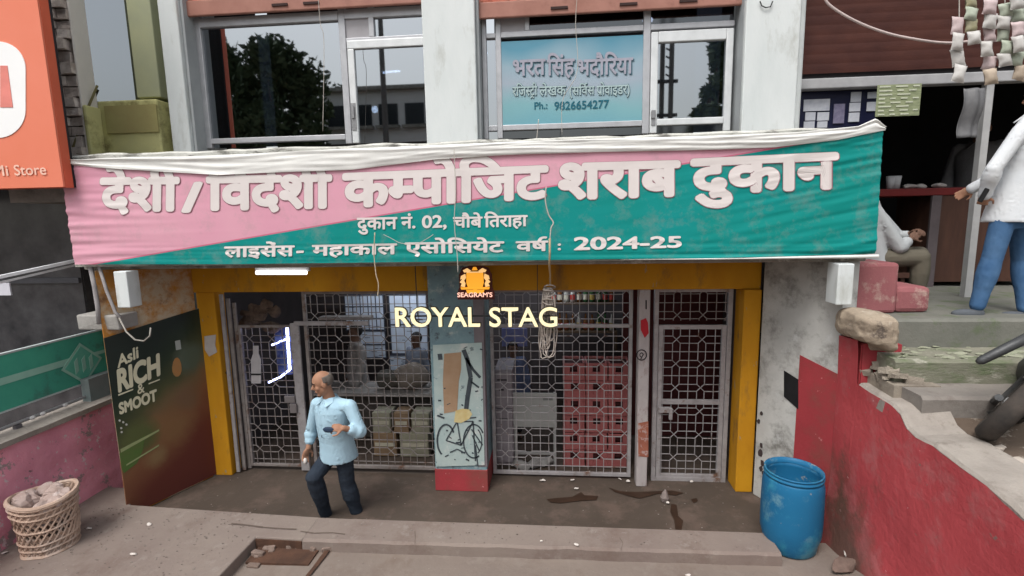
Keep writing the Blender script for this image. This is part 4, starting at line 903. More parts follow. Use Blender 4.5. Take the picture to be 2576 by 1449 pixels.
# counter
ct = thing('shop_counter', (5.0, 7.0, 2.2), 'brown wooden counter with a red top inside the right shop', 'counter')
YC = 6.6
c0, c1 = onY(2225,480,YC), onY(2440,480,YC); zt_ = onY(2340,473,YC).z; z1_ = onY(2340,492,YC).z
MB().box(c0.x-.6, c1.x, YC-.02, YC+.7, z1_, zt_).build('top', mat('red counter top', (.17,.022,.022), (.13,.02,.02), 3, .4, .03), ct, bevel=.01)
WOOD = mat('brown counter wood', (.085,.042,.03), (.05,.026,.02), 2.5, .5, .05, stretch=(3,3,.5))
MB().box(onY(2338,600,YC).x, c1.x+.9, YC, YC+.65, 2.2+.06, z1_-.001).build('front', WOOD, ct)
MB().box(onY(2338,600,YC).x-.03, onY(2355,600,YC).x, YC-.03, YC+.0, 2.2, z1_-.001).build('leg', mat('grey purple post', (.12,.10,.105)), ct)
R.seed(8)
for i, (x, y, nm, lab, cat, sz) in enumerate(((2238,455,'glass_cup','left cup of two white cups on the red counter','cup',.05),(2253,455,'glass_cup','right cup of two white cups on the red counter','cup',.055),(2290,466,'paper_packet','left paper packet on the red counter','packet',.05),(2318,466,'paper_packet','middle paper packet on the red counter','packet',.045),(2360,481,'paper_packet','pale packet nearest the reaching arm on the counter','packet',.05))):
    p_ = onY(x, 473 if i > 1 else 473, YC+.12); c_ = Vector((p_.x, YC+.12, zt_+.001))
    if nm == 'glass_cup': o = MB().lathe([(0,0),(sz*.7,0),(sz,.16),(sz*.9,.16),(sz*.6,.02),(0,.02)], c_, 16).build(nm, mat('white cup', (.55,.56,.58), rough=.3), smooth=True)
    else:
        m = MB().ell(c_+Vector((0,0,.03)), sz*1.6, sz, .03, seg=12, rg=8); o = roughen(m, 12, .02).build(nm, mat('crumpled white packet', (.5,.48,.46), (.38,.33,.32), 9, .7))
    tag(o, lab, cat)
# steps and platform
st = thing('concrete_steps', (4.5, 4.3, 1.5), 'mossy grey concrete steps rising to the right shop platform', 'steps')
def stepmesh(y0, y1, z0, z1):
    rows = []; N = 50
    for i in range(N+1):
        x = 2.76+6*(i/N)**1.3; e = .014*noise.noise(Vector((x*3, y0*5, z1))); e2 = .012*noise.noise(Vector((x*5, y0, 9)))
        rows.append([(x,y0,z0-.4),(x,y0+e,z0),(x,y0-.004+e,z1-.025),(x,y0+.02+e,z1+e2*.5),(x,y1,z1+e2*.6),(x,y1,z0-.4)])
    return MB().rings(rows)
stepmesh(3.88, 4.22, 1.54, 1.75).build('step', mat('grey brown step', (0.251,0.227,0.203), (0.194,0.174,0.158), 3, .95, .4, 22, stain=[((.16,.135,.12), 4, .58, .75)]), st)
stepmesh(4.2, 4.66, 1.75, 1.946).build('step', MOSS, st)
stepmesh(4.6, 8.6, 1.946, 2.2).build('platform', mat('grey green platform', (0.186,0.182,0.161), (0.133,0.137,0.117), 2.2, .9, .35, 20, stain=[((.12,.14,.09), 3, .58, .72)]), st)
fl = MB(); R.seed(21)
for i in range(110):
    x, y = 2.8+R.random()*2.1, 4.24+R.random()*.36; s = .008+.022*R.random()**2
    fl.ell((x, y, 1.95), s*2.2, s, .006, seg=7, rg=4)
roughen(fl, 16, .018); fl.build('flaked_plaster', mat('pale flaked plaster', (0.308,0.308,0.238), (0.210,0.231,0.154), 7, .95, .3), st)['kind'] = 'stuff'
b1 = thing('pink_plinth', (3.3, 5.1, 2.2), 'stepped pink masonry plinth at the corner of the right shop platform', 'plinth')
a = onY(2150,790,4.86); p1 = onY(2262,700,4.86).x; p2 = onY(2346,760,4.86).x
MB().box(2.66, p1, 4.86, 5.3, 2.2, onY(2200,662,4.86).z).build('upper_block', PINK2, b1, bevel=.03)
MB().box(p1+.001, p2, 4.88, 5.3, 2.2, onY(2300,722,4.88).z).build('lower_block', PINK2, b1, bevel=.045)
# retaining wall
XR = 2.61
rwl = thing('red_retaining_wall', (XR, 3.5, 0), 'chipped red retaining wall with a broken pale coping descending at the right', 'wall')
TP = [(2106,840),(2150,852),(2152,900),(2149,962),(2182,985),(2240,1020),(2262,1042),(2278,1078),(2300,1100),(2345,1122),(2400,1165),(2480,1222),(2576,1310)]
tp = [onX(x, y, XR) for x, y in TP]; tp[0].y = 4.73; tp[1].y = 4.45; 
tp[2].y = 4.44
tops = [(p_.y, p_.z) for p_ in tp]; tops += [(1.6,1.22),(.3,1.55),(-8,1.56)]
def bulge(y, z):
    return -.10*max(0, 1-z/.75)**2-.018*noise.noise(Vector((y*1.6, z*1.6, 5)))-.003*noise.noise(Vector((y*9, z*9, 5)))
m = MB(); NN = 14; rws = []
dense = []
for (a, b) in zip(tops, tops[1:]):
    kk = 8 if abs(a[0]-b[0]) < 2 else 30
    for i in range(kk): dense.append((a[0]+(b[0]-a[0])*i/kk, a[1]+(b[1]-a[1])*i/kk))
dense.append(tops[-1])
for y, zt in dense:
    zt += .006*noise.noise(Vector((y*14,0,1)))
    rws.append([Vector((XR+bulge(y, zt*v), y, -.05+(zt+.05)*v)) for v in [i/NN for i in range(NN+1)]])
o0 = 0
for r_ in rws: m.v += r_
for i in range(len(rws)-1):
    for j in range(NN):
        a = i*(NN+1)+j; m.f.append((a, a+1, a+NN+2, a+NN+1))
m.box(XR+.03, XR+.10, 4.46, 4.73, 0, tops[0][1]-.02)
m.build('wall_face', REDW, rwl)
cop = MB(); rows = []
for i, (y, zt) in enumerate(dense):
    if y > 4.43: continue
    e = .018*noise.noise(Vector((y*6,2,2))); wd = .34+.10*noise.noise(Vector((y*1.3,4,4)))+.06*max(0,min(1,(4.2-y)))
    rows.append([(XR+.012+e*.6,y,zt-.10),(XR+.012+e*.6,y,zt-.004),(XR+.03+e,y,zt+.016+e*.5),(XR+wd,y,zt+.03+e*.4),(XR+wd+.04,y,zt-.3)])
cop.rings(rows).build('coping', COPE, rwl)
en = MB().box(XR+.035, XR+.34, 4.44, 4.73, 1.3, tops[0][1]-.01); roughen(en, 7, .015).build('end_stub', RED, rwl)
fs = thing('masonry_chunk', (2.85, 4.5, 2.0), 'broken brown masonry chunk lying on the red wall end under the white stub post', 'masonry')
zc = tops[0][1]
A0 = onY(2112,785,4.5); A1 = onY(2262,805,4.4)
m = MB(); R.seed(11)
def chunk(u, v):
    th = 2*math.pi*u; cv = (v-.5)*2; k = (1-abs(cv)**6)**.5 if abs(cv) < 1 else 0
    cxx = (A0.x+A1.x)/2; ex_ = (A1.x-A0.x)/2-.06
    sx = math.copysign(abs(math.cos(th))**.45, math.cos(th)); sy = math.copysign(abs(math.sin(th))**.45, math.sin(th))
    p_ = Vector((cxx+ex_*sx*k, 4.47+.24*sy*k, zc+.13+.155*cv-.05*sx*(1-cv)*.5)); return p_+noise.noise_vector(p_*5)*.022+noise.noise_vector(p_*19)*.011
m.grid(chunk, 60, 30); m.build('chunk', STONE, fs)
m = MB()
for i in range(26):
    c = Vector((2.70+R.random()*.34, 4.14+R.random()*.33, 1.74+R.random()*.10)); s = .02+.045*R.random(); a_ = R.random()*3; u_ = Vector((math.cos(a_),math.sin(a_),R.uniform(-.3,.3))); m.bar(c-u_*s, c+u_*s, s*1.4, s, Vector((0,.3,1)))
roughen(m, 9, .02); m.box(2.70, 3.05, 4.1, 4.45, 1.3, 1.76); m.build('rubble', mat('brown rubble', (.32,.28,.23), (.2,.17,.14), 6, .95, .6), fs)
def tz(x, y):
    zt = 1.56
    if y < 4.45:
        for (a, b), (c, d) in zip(tops, tops[1:]):
            if c <= y <= a and abs(a-c) > 1e-6: zt = b+(d-b)*(a-y)/(a-c); break
    zt = min(zt, 1.60); k = max(0, min(1, (x-2.9)/1.5)); return zt*(1-k)+1.54*k-.012
def rgf(u, v):
    x = XR+.16+30*u**2.2; y = -80*(1-v)**3+3.95-3.95*(1-v)**3; return Vector((x, y, tz(x, y)+.018*noise.noise(Vector((x*2.5, y*2.5, 7)))*(1 if y > -3 else 0)))
struct(MB().grid(rgf, 60, 110), 'terrain', DIRT, smooth=True)
# black motorcycle nose at the right edge
mc = thing('motorcycle', (3.3, 3.55, 1.45), 'dusty black motorcycle rear wheel and silencer at the right edge', 'motorcycle')
C0 = onZ(2468,1102,1.56); vv = (RT*.66+Vector((0,0,.75))).normalized(); uu = Vector((.74,.67,0)); uu = (uu-vv*uu.dot(vv)).normalized(); lat = uu.cross(vv).normalized()
def wheel(cW):
    rr = []; N = 40
    for k in range(N+1):
        a = 2*math.pi*k/N; rd = uu*math.cos(a)+vv*math.sin(a); rr.append([cW+rd*(.255+.05*math.cos(b*math.pi/5))+lat*(.062*math.sin(b*math.pi/5)) for b in range(10)])
    W_ = MB().rings(rr, cap=False).build('wheel', mat('dusty black rubber', (.03,.028,.027), (.07,.058,.05), 6, .8, .25, 60), mc, smooth=True)
    sp_ = MB()
    for k in range(18):
        a = 2*math.pi*k/18; rd = uu*math.cos(a)+vv*math.sin(a); sp_.tube([cW+lat*(.03*(-1)**k), cW+rd*.21], .004, 4)
    sp_.tube([cW-lat*.06, cW+lat*.06], .035, 12).build('spokes', mat('dull steel', (.3,.3,.3), metal=.7, rough=.4), W_)
cW = C0+vv*.305; wheel(cW); wheel(cW+uu*1.25)
MB().grid(lambda u, v: cW+(uu*math.cos(rad(-10+170*u))+vv*math.sin(rad(-10+170*u)))*(.345-.03*(2*v-1)**2)+lat*(.085*(2*v-1)), 24, 6).build('mudguard', mat('dusty black plastic', (.045,.046,.048), (.085,.082,.078), 5, .5, .05), mc, smooth=True, solid=.006)
ex0, ex1 = onY(2458,912,3.75), onY(2620,832,3.72)
MB().tube([ex0, ex0+(ex1-ex0)*.06, ex0+(ex1-ex0)*.5, ex1], [.016,.03,.034,.034], 12).build('silencer', mat('dull dark metal', (.08,.082,.085), metal=.4, rough=.45), mc, smooth=True)
MB().tube([cW+vv*.36-uu*.1, cW+vv*.52+uu*.4, cW+vv*.5+uu*.9, cW+vv*.62+uu*1.2], [.07,.15,.16,.10], 12).build('body', MATS['dusty black plastic'], mc, smooth=True)
MB().tube([cW+lat*.09, cW+lat*.09+uu*.45+vv*.05], .025, 8).tube([cW-lat*.09, cW-lat*.09+uu*.45+vv*.05], .025, 8).build('swing_arm', MATS['dull dark metal'], mc)
# ================================================================ drum and basket
dc = onZ(1985,1372,.045); dc = Vector((dc.x, dc.y, .05))
zt_ = onY(1985,1180,dc.y).z; Hh = zt_-.05
rD = (onY(2060,1290,dc.y).x-onY(1907,1290,dc.y).x)/2*.955
dr = thing('plastic_drum', dc, 'open blue plastic drum standing at the right end of the kerb', 'drum')
BL = mat('blue drum plastic', (0.016,0.143,0.289), (0.013,0.117,0.251), 1.6, .45, .05, 10, stain=[((.05,.26,.37), 2.2, .56, .75), ((.10,.24,.33), 3.5, .60, .74), ((.24,.26,.26), 11, .69, .78)])
pr = [(0,.0),(rD*.80,.0),(rD*.86,.02),(rD*.90,.09),(rD*.985,.17),(rD,.26),(rD,Hh*.62),(rD*.99,Hh*.82),(rD*.95,Hh*.90),(rD*.915,Hh*.93)]
MB().lathe(pr+[(rD*.90,Hh*.93),(rD*.93,Hh*.88),(rD*.93,.2),(0,.1)], dc, 48).build('body', BL, dr, smooth=True)
MB().lathe([(rD*.90,Hh*.932),(rD*.955,Hh*.934),(rD*.965,Hh*.955),(rD*.925,Hh*.965),(rD*.92,Hh*.98),(rD*.95,Hh*.985),(rD*.95,Hh),(rD*.90,Hh),(rD*.89,Hh*.932)], dc, 48).build('rim', BL, dr, smooth=True)
kc = onZ(130,1370,.155); kc = Vector((kc.x, kc.y, .152)); zt_ = onY(130,1245,kc.y).z; Hh = zt_-.152
r0 = (onY(190,1330,kc.y).x-onY(48,1330,kc.y).x)/2*.66; r1 = r0*1.22
bs = thing('wicker_basket', kc, 'tattered pale woven basket standing by the pink wall', 'basket')
WK = mat('dirty pale wicker', (0.517,0.381,0.299), (0.406,0.289,0.223), 6, .85, .2, stain=[((.5,.40,.34), 4, .56, .7), ((.2,.13,.09), 6, .62, .78)])
mb = MB(); n_ = 26
def bp(a, t, o=0): r_ = r0+(r1-r0)*t+.012*noise.noise(Vector((math.cos(a)*2, math.sin(a)*2, t*3)))+o; return kc+Vector((r_*math.cos(a)*1.0, r_*math.sin(a), Hh*t*(1+.04*math.sin(a*2))+.004))
for s_ in (-1,1):
    for i in range(n_):
        pts = [bp(2*math.pi*i/n_+s_*t*1.5, t, .004*s_) for t in [k/14 for k in range(15)]]; mb.tube(pts, .0095, 5)
for t in (.0,.12,.24,.5,.76,.88,.97,1.0): mb.tube([bp(2*math.pi*k/36, t, .008) for k in range(37)], .011 if t not in (0,1.0,.97) else .018, 6)
mb.build('weave', WK, bs)
MB().grid(lambda u, v: bp(2*math.pi*u, .02+.33*v, -.004), 40, 4).grid(lambda u, v: bp(2*math.pi*u, .66+.34*v, -.004), 40, 3).lathe([(0,.01),(r0*.98,.01)], kc, 30).build('lining', WK, bs)
m = MB(); R.seed(71)
for i in range(26):
    a_ = R.uniform(0,6.28); q_ = r1*.78*math.sqrt(R.random()); c = kc+Vector((q_*math.cos(a_), q_*math.sin(a_), Hh*(.80+.20*R.random()))); s = R.uniform(.05,.09); m.ell(c, s*1.2, s, s*.8, seg=9, rg=7)
m.lathe([(0,Hh*.5),(r1*.8,Hh*.55),(r1*.86,Hh*.8),(0,Hh*.85)], kc, 20)
o = roughen(m, 11, .035).build('rubbish_heap', mat('dusty pale plastic rubbish', (.44,.35,.32), (.30,.22,.19), 9, .75, .3, 25, stain=[((.55,.48,.46),5,.6,.72)])); tag(o, 'pale plastic rubbish filling the tattered basket by the pink wall', 'rubbish')
# ================================================================ ropes, threads, litter
THR = mat('dusty white thread', (.50,.47,.43), (.38,.35,.31), 9, .8, 0)
def line(name, pts, r, m_, lab, cat, Y=4.48, smooth=True):
    P = [onY(q[0], q[1], q[2] if len(q) > 2 else Y) for q in pts]
    out = []
    for i in range(len(P)-1):
        a = P[max(i-1,0)]; b = P[i]; c = P[i+1]; d = P[min(i+2,len(P)-1)]
        for k in range(5):
            t = k/5; out.append(.5*((2*b)+(c-a)*t+(2*a-5*b+4*c-d)*t*t+(3*b-a-3*c+d)*t**3))
    out.append(P[-1]); o = MB().tube(out, r, 6).build(name, m_, smooth=smooth); tag(o, lab, cat); return o
line('cable', [(2070,-20),(2086,12),(2150,52),(2230,83),(2310,100),(2380,108),(2440,104)], .011, mat('pink white cable', (.58,.48,.46)), 'sagging pinkish white cable across the dark brown shutter at right', 'cable', 5.1)
line('thread', [(1142,375),(1146,480),(1143,560),(1150,640),(1152,685)], .004, THR, 'thin white thread hanging down the middle of the banner', 'thread')
line('thread', [(1374,470),(1372,505),(1380,540),(1392,560),(1386,575),(1383,610)], .006, THR, 'kinked white thread above the coiled rope on the green banner', 'thread')
line('thread', [(943,585),(941,640),(946,690),(952,715),(950,745)], .005, mat('straw thread', (.50,.42,.30)), 'straw coloured thread ending at the lintel left of the teal pillar', 'thread')
line('thread', [(965,590),(985,600),(1010,612),(1050,612),(1075,600),(1090,590)], .003, THR, 'fine thread looping under the shop number line', 'thread', 4.5)
line('thread', [(1452,-10),(1448,60),(1452,180),(1416,250),(1414,340)], .003, THR, 'faint thread crossing the teal office sign', 'thread', 5.2)
line('thread', [(800,-10),(806,60),(815,110),(812,330)], .003, THR, 'faint thread hanging before the large dark window', 'thread', 5.2)
line('thread', [(1355,300),(1352,330),(1350,355)], .004, THR, 'short thread below the teal office sign', 'thread', 5.2)
rp_ = thing('coiled_rope', onY(1380,900,4.66), 'dirty white coiled rope hanging from the canopy before the STAG letters', 'rope')
ROPE = mat('dirty rope', (.44,.39,.35), (.31,.265,.235), 14, .9, .3)
YR = 4.83
MB().tube([onY(1383,600,4.48), onY(1383,640,4.47), onY(1382,668,4.52), onY(1384,690,YR), onY(1384,720,YR)], .010, 6).build('hanging_cord', mat('tan rope', (.46,.35,.22)), rp_, smooth=True)
mb = MB(); R.seed(9)
for i in range(8):
    x0 = 1378+R.uniform(-8,9); w_ = R.uniform(3,18); y1 = R.uniform(850,915); pts = []
    for k in range(25):
        t = k/24; a = 2*math.pi*t; pts.append(onY(x0+w_*math.sin(a)*(1-math.cos(a)*.3)-(6 if a > 3 else 0)*(1-math.cos(a))/2, 725+(y1-725)*(1-math.cos(a))/2, YR+R.uniform(-.02,.02))+Vector((R.uniform(-.007,.007),0,R.uniform(-.006,.006))))
    mb.tube(pts, .006, 5)
for i in range(8): c_ = onY(1381+R.uniform(-3,3),722+i*10+R.uniform(-3,3),YR); w_ = R.uniform(.03,.055); mb.tube([c_+Vector((w_*math.cos(k*.6+i),.03*math.sin(k*.6+i),.008*math.sin(k*.6)*(1 if i%2 else -2)+R.uniform(-.005,.005))) for k in range(12)], .007, 5)
mb.build('coil', ROPE, rp_, smooth=True)
R.seed(17)
LIT = [(225,1331,.154,'on the pavement right of the basket'),(376,1320,.154,'on the pavement nearest the advert board'),(335,1396,.154,'in the middle of the left pavement'),(12,1392,.154,'at the far left edge of the pavement'),(1362,1362,.16,'on the kerb top near the middle'),(1450,1372,.16,'on the kerb edge right of the middle'),(1730,1448,.07,'at the bottom edge right of the middle'),(1365,1210,.02,'under the right grille panel beside the crates'),(1440,1208,.02,'below the red crate stack'),(1560,1206,.02,'just left of the thin white post'),(1580,1212,.02,'at the foot of the thin white post'),(1480,1188,.02,'inside the gate before the red crates'),(1290,1172,.03,'at the foot of the grey fridge'),(1450,1230,.02,'on the shop floor, middle right'),(1680,1265,.02,'beside the dark spill near the drum'),(1740,1212,.02,'before the right grille door')]
for x, y, z, wh in LIT:
    c = onZ(x, y, z); s = .011+.010*R.random()
    m = MB().ell((c.x, c.y, z+s*.5), s*R.uniform(1,1.8), s, s*.55, seg=9, rg=6); roughen(m, 30, .012)
    o = m.build('paper_scrap', mat('white litter', (.66,.62,.58), (.52,.47,.43), 20, .8, 0)); tag(o, 'small white scrap lying '+wh, 'litter', 'litter scraps on the ground')
m = MB(); c = onZ(1672,1262,.01)
o = roughen(MB().lathe([(0,0),(.035,0),(.045,.05),(.03,.11),(.012,.14),(0,.14)], (c.x,c.y,.012), 14), 20, .015).build('crumpled_cup', mat('grey crumpled plastic', (.24,.20,.185), (.17,.14,.13), 9, .6, .2)); tag(o, 'crumpled grey plastic cup beside the dark spill on the floor', 'litter')
R.seed(101); m = MB()
for i in range(520):
    if i < 300: x, y, z = R.uniform(-5.0,-2.95), R.uniform(3.6,4.6), .153
    elif i < 380: x, y, z = R.uniform(-2.4,1.9), R.uniform(4.24,4.52), .158
    elif i < 440: x, y, z = R.uniform(-4.2,2.0), R.uniform(4.7,5.6), .008
    else: x, y, z = R.uniform(-2.1,2.3), R.uniform(3.75,4.15), .045
    if i >= 440: z = gz(x, y)
    s = R.uniform(.003,.008); m.ell((x,y,z), s*R.uniform(1,1.8), s, s*.6, seg=5, rg=3)
o = m.build('grit', mat('grey brown grit', (.30,.26,.23), (.10,.08,.07), 3.0, .95, 0)); tag(o, 'fine grit strewn over the pavement, kerb and shop floor', 'grit', kind='stuff')
# debris at the right ground
for i, (x, y, lab) in enumerate(((2150,1395,'left piece of the rag heap below the red wall'),(2190,1420,'middle piece of the rag heap below the red wall'),(2120,1425,'front piece of the rag heap below the red wall'),(2215,1440,'rightmost piece of the rag heap below the red wall'))):
    c = onZ(x, y, .13); m = MB().ell((c.x, c.y, .14), .10, .07, .035, seg=16, rg=10); roughen(m, 9, .06); o = m.build('torn_rag', mat(('pale torn cloth','grey pink torn cloth','brown torn cloth','dull white torn cloth')[i], ((.45,.42,.39),(.33,.24,.22),(.17,.12,.10),(.5,.47,.44))[i], ((.30,.25,.23),(.2,.14,.13),(.1,.07,.06),(.33,.28,.25))[i], 12, .9, .3)); tag(o, lab, 'rag', 'rags below the red wall')
R.seed(23)
for i, (x, y, z, wh) in enumerate(((2565-60,1235,1.5,'right of the coping near the photo edge'),(2410,1235-20,1.53,'before the motorcycle wheel'),(2380,1165,1.55,'in the middle of the brown dirt'),(2345,1110,1.56,'behind the coping at the foot of the steps'),(2330,1135,1.56,'beside the coping where it breaks'))):
    c = onZ(x, y, z); c.x = max(c.x, 3.02); z = tz(c.x, c.y); m = MB().ell((c.x, c.y, z+.015), .05, .035, .02, seg=9, rg=6); roughen(m, 20, .02); o = m.build('rubble_piece', mat('pale rubble', (.45,.40,.35), (.35,.30,.26), 9, .9, .2)); tag(o, 'pale rubble piece '+wh, 'rubble', 'rubble pieces on the dirt')
# strips of snack packets
PKC = [mat('white packet foil', (.58,.57,.55), (.46,.44,.42), 12, .45, .1), mat('beige packet foil', (.46,.38,.30), (.36,.29,.22), 12, .45, .1), mat('pale green packet foil', (.42,.46,.38), (.33,.37,.29), 12, .45, .1), mat('pink white packet foil', (.56,.46,.46), (.44,.34,.34), 12, .45, .1), mat('olive packet foil', (.30,.28,.17), (.36,.34,.24), 12, .5, .1)]
R.seed(31)
STR = [(2413,45,205,0,'leftmost strip of pale snack packets, ending in a white one',(3,0,0,0)),(2446,-10,110,4,'short olive and white strip second from the left',(4,2,4,0)),(2487,0,210,1,'pinkish strip of packets ending in a beige one',(3,0,3,0,3,1)),(2528,10,165,2,'pale green strip fourth from the left',(2,0,2,2,0)),(2562,-15,200,0,'strip of white packets at the right photo edge',(0,2,3,0,2,1))]
for x, y0, y1, c0_, lab, cols in STR:
    T = thing('packet_strip', onY(x, y1, 4.7), lab, 'snack packets', 'strips of snack packets hanging at top right')
    n_ = len(cols); hh = (y1-y0)/n_
    for i in range(n_):
        xa = x+R.uniform(-5,5); ya = y0+hh*(i+.5); wd, ht = R.uniform(15,19), hh*.56; yy = 4.7+R.uniform(-.05,.05); tl = R.uniform(-.22,.22)
        def pk_(u, v):
            a = (u-.5)*2; b = (v-.5)*2; dx = a*wd*(1-.25*b*b*0-.18*(1-abs(b))); dyy = b*ht
            px_, py_ = xa+dx*math.cos(tl)-dyy*math.sin(tl), ya+dx*math.sin(tl)+dyy*math.cos(tl)
            p_ = onY(px_, py_, yy); th = .028*(1-a*a)**.5*(1-b**4) if abs(a) < 1 else 0
            return p_, th
        m = MB(); m.grid(lambda u, v: pk_(u, v)[0]-Vector((0,pk_(u, v)[1],0))+noise.noise_vector(pk_(u, v)[0]*22)*.006, 8, 8); m.grid(lambda u, v: pk_(u, v)[0]+Vector((0,pk_(u, v)[1]+.001,0)), 8, 8)
        m.build('packet', PKC[cols[i]], T, smooth=True)
    MB().tube([onY(x, -60, 4.74), onY(x, y1, 4.74)], .004, 4).build('string', THR, T)
# wall hook on the right pillar
hk = MB().tube([onY(*q,PF-.02) for q in ((1912,3),(1916,14),(1926,19),(1938,17),(1944,3))], .006, 5).build('wire_hook', BLK, smooth=True); tag(hk, 'small black wire hook at the top of the right white pillar', 'hook')
# ================================================================ things inside the shop
def wbox(name, x0, x1, y0, y1, z0, z1, m_, lab, cat, group=None, bevel=.008):
    o = MB().box(x0,x1,y0,y1,z0,z1).build(name, m_, bevel=bevel); return tag(o, lab, cat, group)
YI = 7.9
BRD = mat('pale blue grey board', (0.660,0.726,0.825), (0.544,0.610,0.709), 3, .6, .02); GRD = mat('dark grid lines', (.09,.10,.13))
for i, (q, nx_, nz_, lab) in enumerate((((866,742,968,830),5,3,'upper left gridded pale board on the back wall behind the left grille'),((978,742,1078,890),1,2,'upper right pale board beside the teal pillar on the back wall'),((905,832,972,900),1,2,'lower pale sheet between the two men behind the left grille'),((980,893,1060,940),1,1,'lowest pale sheet beside the man at the counter'))):
    a, b = onY(q[0],q[1],YI), onY(q[2],q[3],YI)
    T = thing('price_board', ((a.x+b.x)/2, YI, b.z), lab, 'board', 'pale boards on the back wall')
    MB().box(a.x,b.x,YI,YI+.02,b.z,a.z).build('sheet', BRD, T)
    m = MB()
    for k_ in range(nx_+1): x = a.x+(b.x-a.x)*k_/nx_; m.box(x-.008,x+.008,YI-.006,YI-.001,b.z,a.z)
    for k_ in range(nz_+1): z = b.z+(a.z-b.z)*k_/nz_; m.box(a.x,b.x,YI-.010,YI-.0065,z-.010,z+.010)
    R.seed(40+i)
    for k_ in range(10): x = a.x+(b.x-a.x)*R.random()*.8; z = b.z+(a.z-b.z)*R.random(); m.box(x,x+.04+.08*R.random(),YI-.005,YI-.0012,z,z+.008)
    m.build('grid_lines', GRD, T)
it = thing('added_tube_light', (-2.0, 7.2, 2.4), 'unseen cool white tube added inside the shop to light the boards', 'light')
MB().tube([(-2.9,7.2,2.40),(-1.6,7.2,2.40)], .02, 8).build('tube', glow('cool tube', (.80,.88,1), 45.0), it)  # unseen tube behind the lintel, added to light the pale boards
it2 = thing('added_tube_light', (.1, 7.3, 2.4), 'unseen cool tube added inside the shop behind the STAG letters', 'light')
MB().tube([(-.6,7.3,2.40),(.3,7.3,2.40)], .02, 8).build('tube', MATS['cool tube'], it2)  # second unseen tube, added with the same glow
YC2 = 6.45
c0, c1 = onY(850,1000,YC2).x, -1.44; ztc = onY(980,990,YC2).z
sc_ = thing('serving_counter', ((c0+c1)/2, YC2, 0), 'grey serving counter behind the left grille panel', 'counter')
MB().box(c0-.4, c1, YC2, YC2+.5, ztc-.05, ztc).build('top', mat('grey counter top', (.30,.28,.26), (.22,.205,.19), 5, .5, .1), sc_, bevel=.008)
MB().box(c0-.4, c1, YC2+.28, YC2+.32, .02, ztc-.051).box(c0-.4, c0-.34, YC2+.02, YC2+.28, .02, ztc-.051).box(c1-.06,c1,YC2+.02,YC2+.28,.02,ztc-.051).build('panel', mat('dark counter panel', (.10,.085,.075), (.07,.06,.052), 4), sc_)
CT = mat('olive grey carton', (.28,.27,.20), (.21,.20,.15), 4, .8, .05); CT2 = mat('brown carton', (.24,.165,.10), (.18,.12,.075), 4, .8, .05)
R.seed(2)
for i, (q, m_, lab) in enumerate((((938,1035,985,1070),CT,'upper left olive carton under the serving counter'),((992,1040,1030,1070),CT2,'upper middle brown carton under the serving counter'),((1036,1036,1082,1068),CT,'upper right olive carton under the serving counter'),((940,1074,1000,1120),CT2,'lower left brown carton under the serving counter'),((1006,1072,1080,1120),CT,'lower right olive carton under the serving counter'))):
    a, b = onY(q[0],q[1],6.2), onY(q[2],q[3],6.2); up_ = i < 3
    z0, z1 = (.34,.62) if up_ else (.012,.339)
    T = thing('carton', ((a.x+b.x)/2, 6.3, z0), lab, 'carton', 'cartons under the counter')
    MB().box(a.x,b.x,6.16,6.42,z0,z1).build('box', m_, T, bevel=.008); MB().box(a.x+.02,b.x-.02,6.153,6.159,z0+.5*(z1-z0)-.02,z0+.5*(z1-z0)+.03).build('tape', mat('pale tape', (.45,.42,.33)), T)
for nm, x, y, r_, m_, lab in (('sack', 985, 990, .20, mat('dark sack cloth', (.07,.065,.055), (.10,.09,.075), 6, .95, .3),'dark rounded sack on the serving counter'),('sack', 1035, 990, .26, mat('grey brown sack cloth', (.24,.20,.165), (.17,.145,.12), 6, .95, .3),'grey brown rounded sack on the serving counter nearest the teal pillar')):
    c_ = onY(x, y, YC2+.22); m = MB().ell((min(c_.x,-1.72), YC2+.25, ztc+r_*.62), r_, .2, r_*.75, seg=22, rg=14); roughen(m, 5, .04)
    m.v = [Vector((v.x,v.y,max(v.z,ztc+.002))) for v in m.v]; tag(m.build(nm, m_, smooth=True), lab, 'sack')
fx0, fx1 = -.765, onY(1292,1050,6.0).x
fr = thing('grey_fridge', ((fx0+fx1)/2, 6.1, 0), 'purple grey cabinet fridge just right of the teal pillar behind the grille', 'fridge')
fz = onY(1262,930,5.96).z
FRM = mat('purple grey enamel', (.26,.235,.25), (.205,.185,.20), 3, .5, .03)
MB().box(fx0, fx1, 5.96, 6.5, .04, fz).build('body', FRM, fr, bevel=.015); MB().box(fx0+.01, fx1-.01, 5.935, 5.958, fz*.62, fz-.02).build('door', FRM, fr, bevel=.008); MB().box(fx0+.01, fx1-.01, 5.935, 5.958, .08, fz*.61).build('door', FRM, fr, bevel=.008)
MB().box(fx0+.06,fx0+.16,5.926,5.934,fz*.5,fz*.5+.02).box(fx0+.04,fx1-.06,5.926,5.934,fz-.13,fz-.115).box(fx0+.06,fx0+.12,5.926,5.934,fz*.8,fz*.8+.02).build('handle', mat('dark fridge mark', (.05,.045,.05)), fr)
tb = thing('folding_table', (.1, 6.05, 0), 'grey folding table set on edge behind the grille left of the red crates', 'table')
a, b = onY(1290,988,5.98), onY(1401,1076,5.98)
MB().box(a.x,b.x,5.98,6.0,b.z,a.z).build('top', mat('grey table top', (.34,.345,.33), (.285,.29,.275), 1.5, .45, .02), tb, bevel=.006)
MB().box(a.x+.01,a.x+.045,6.001,6.03,.012,a.z).box(b.x-.045,b.x-.01,6.001,6.03,.012,a.z).box(a.x+.045,b.x-.045,6.003,6.028,.16,.19).build('frame', mat('grey table leg', (.33,.33,.32), metal=.2, rough=.5), tb)
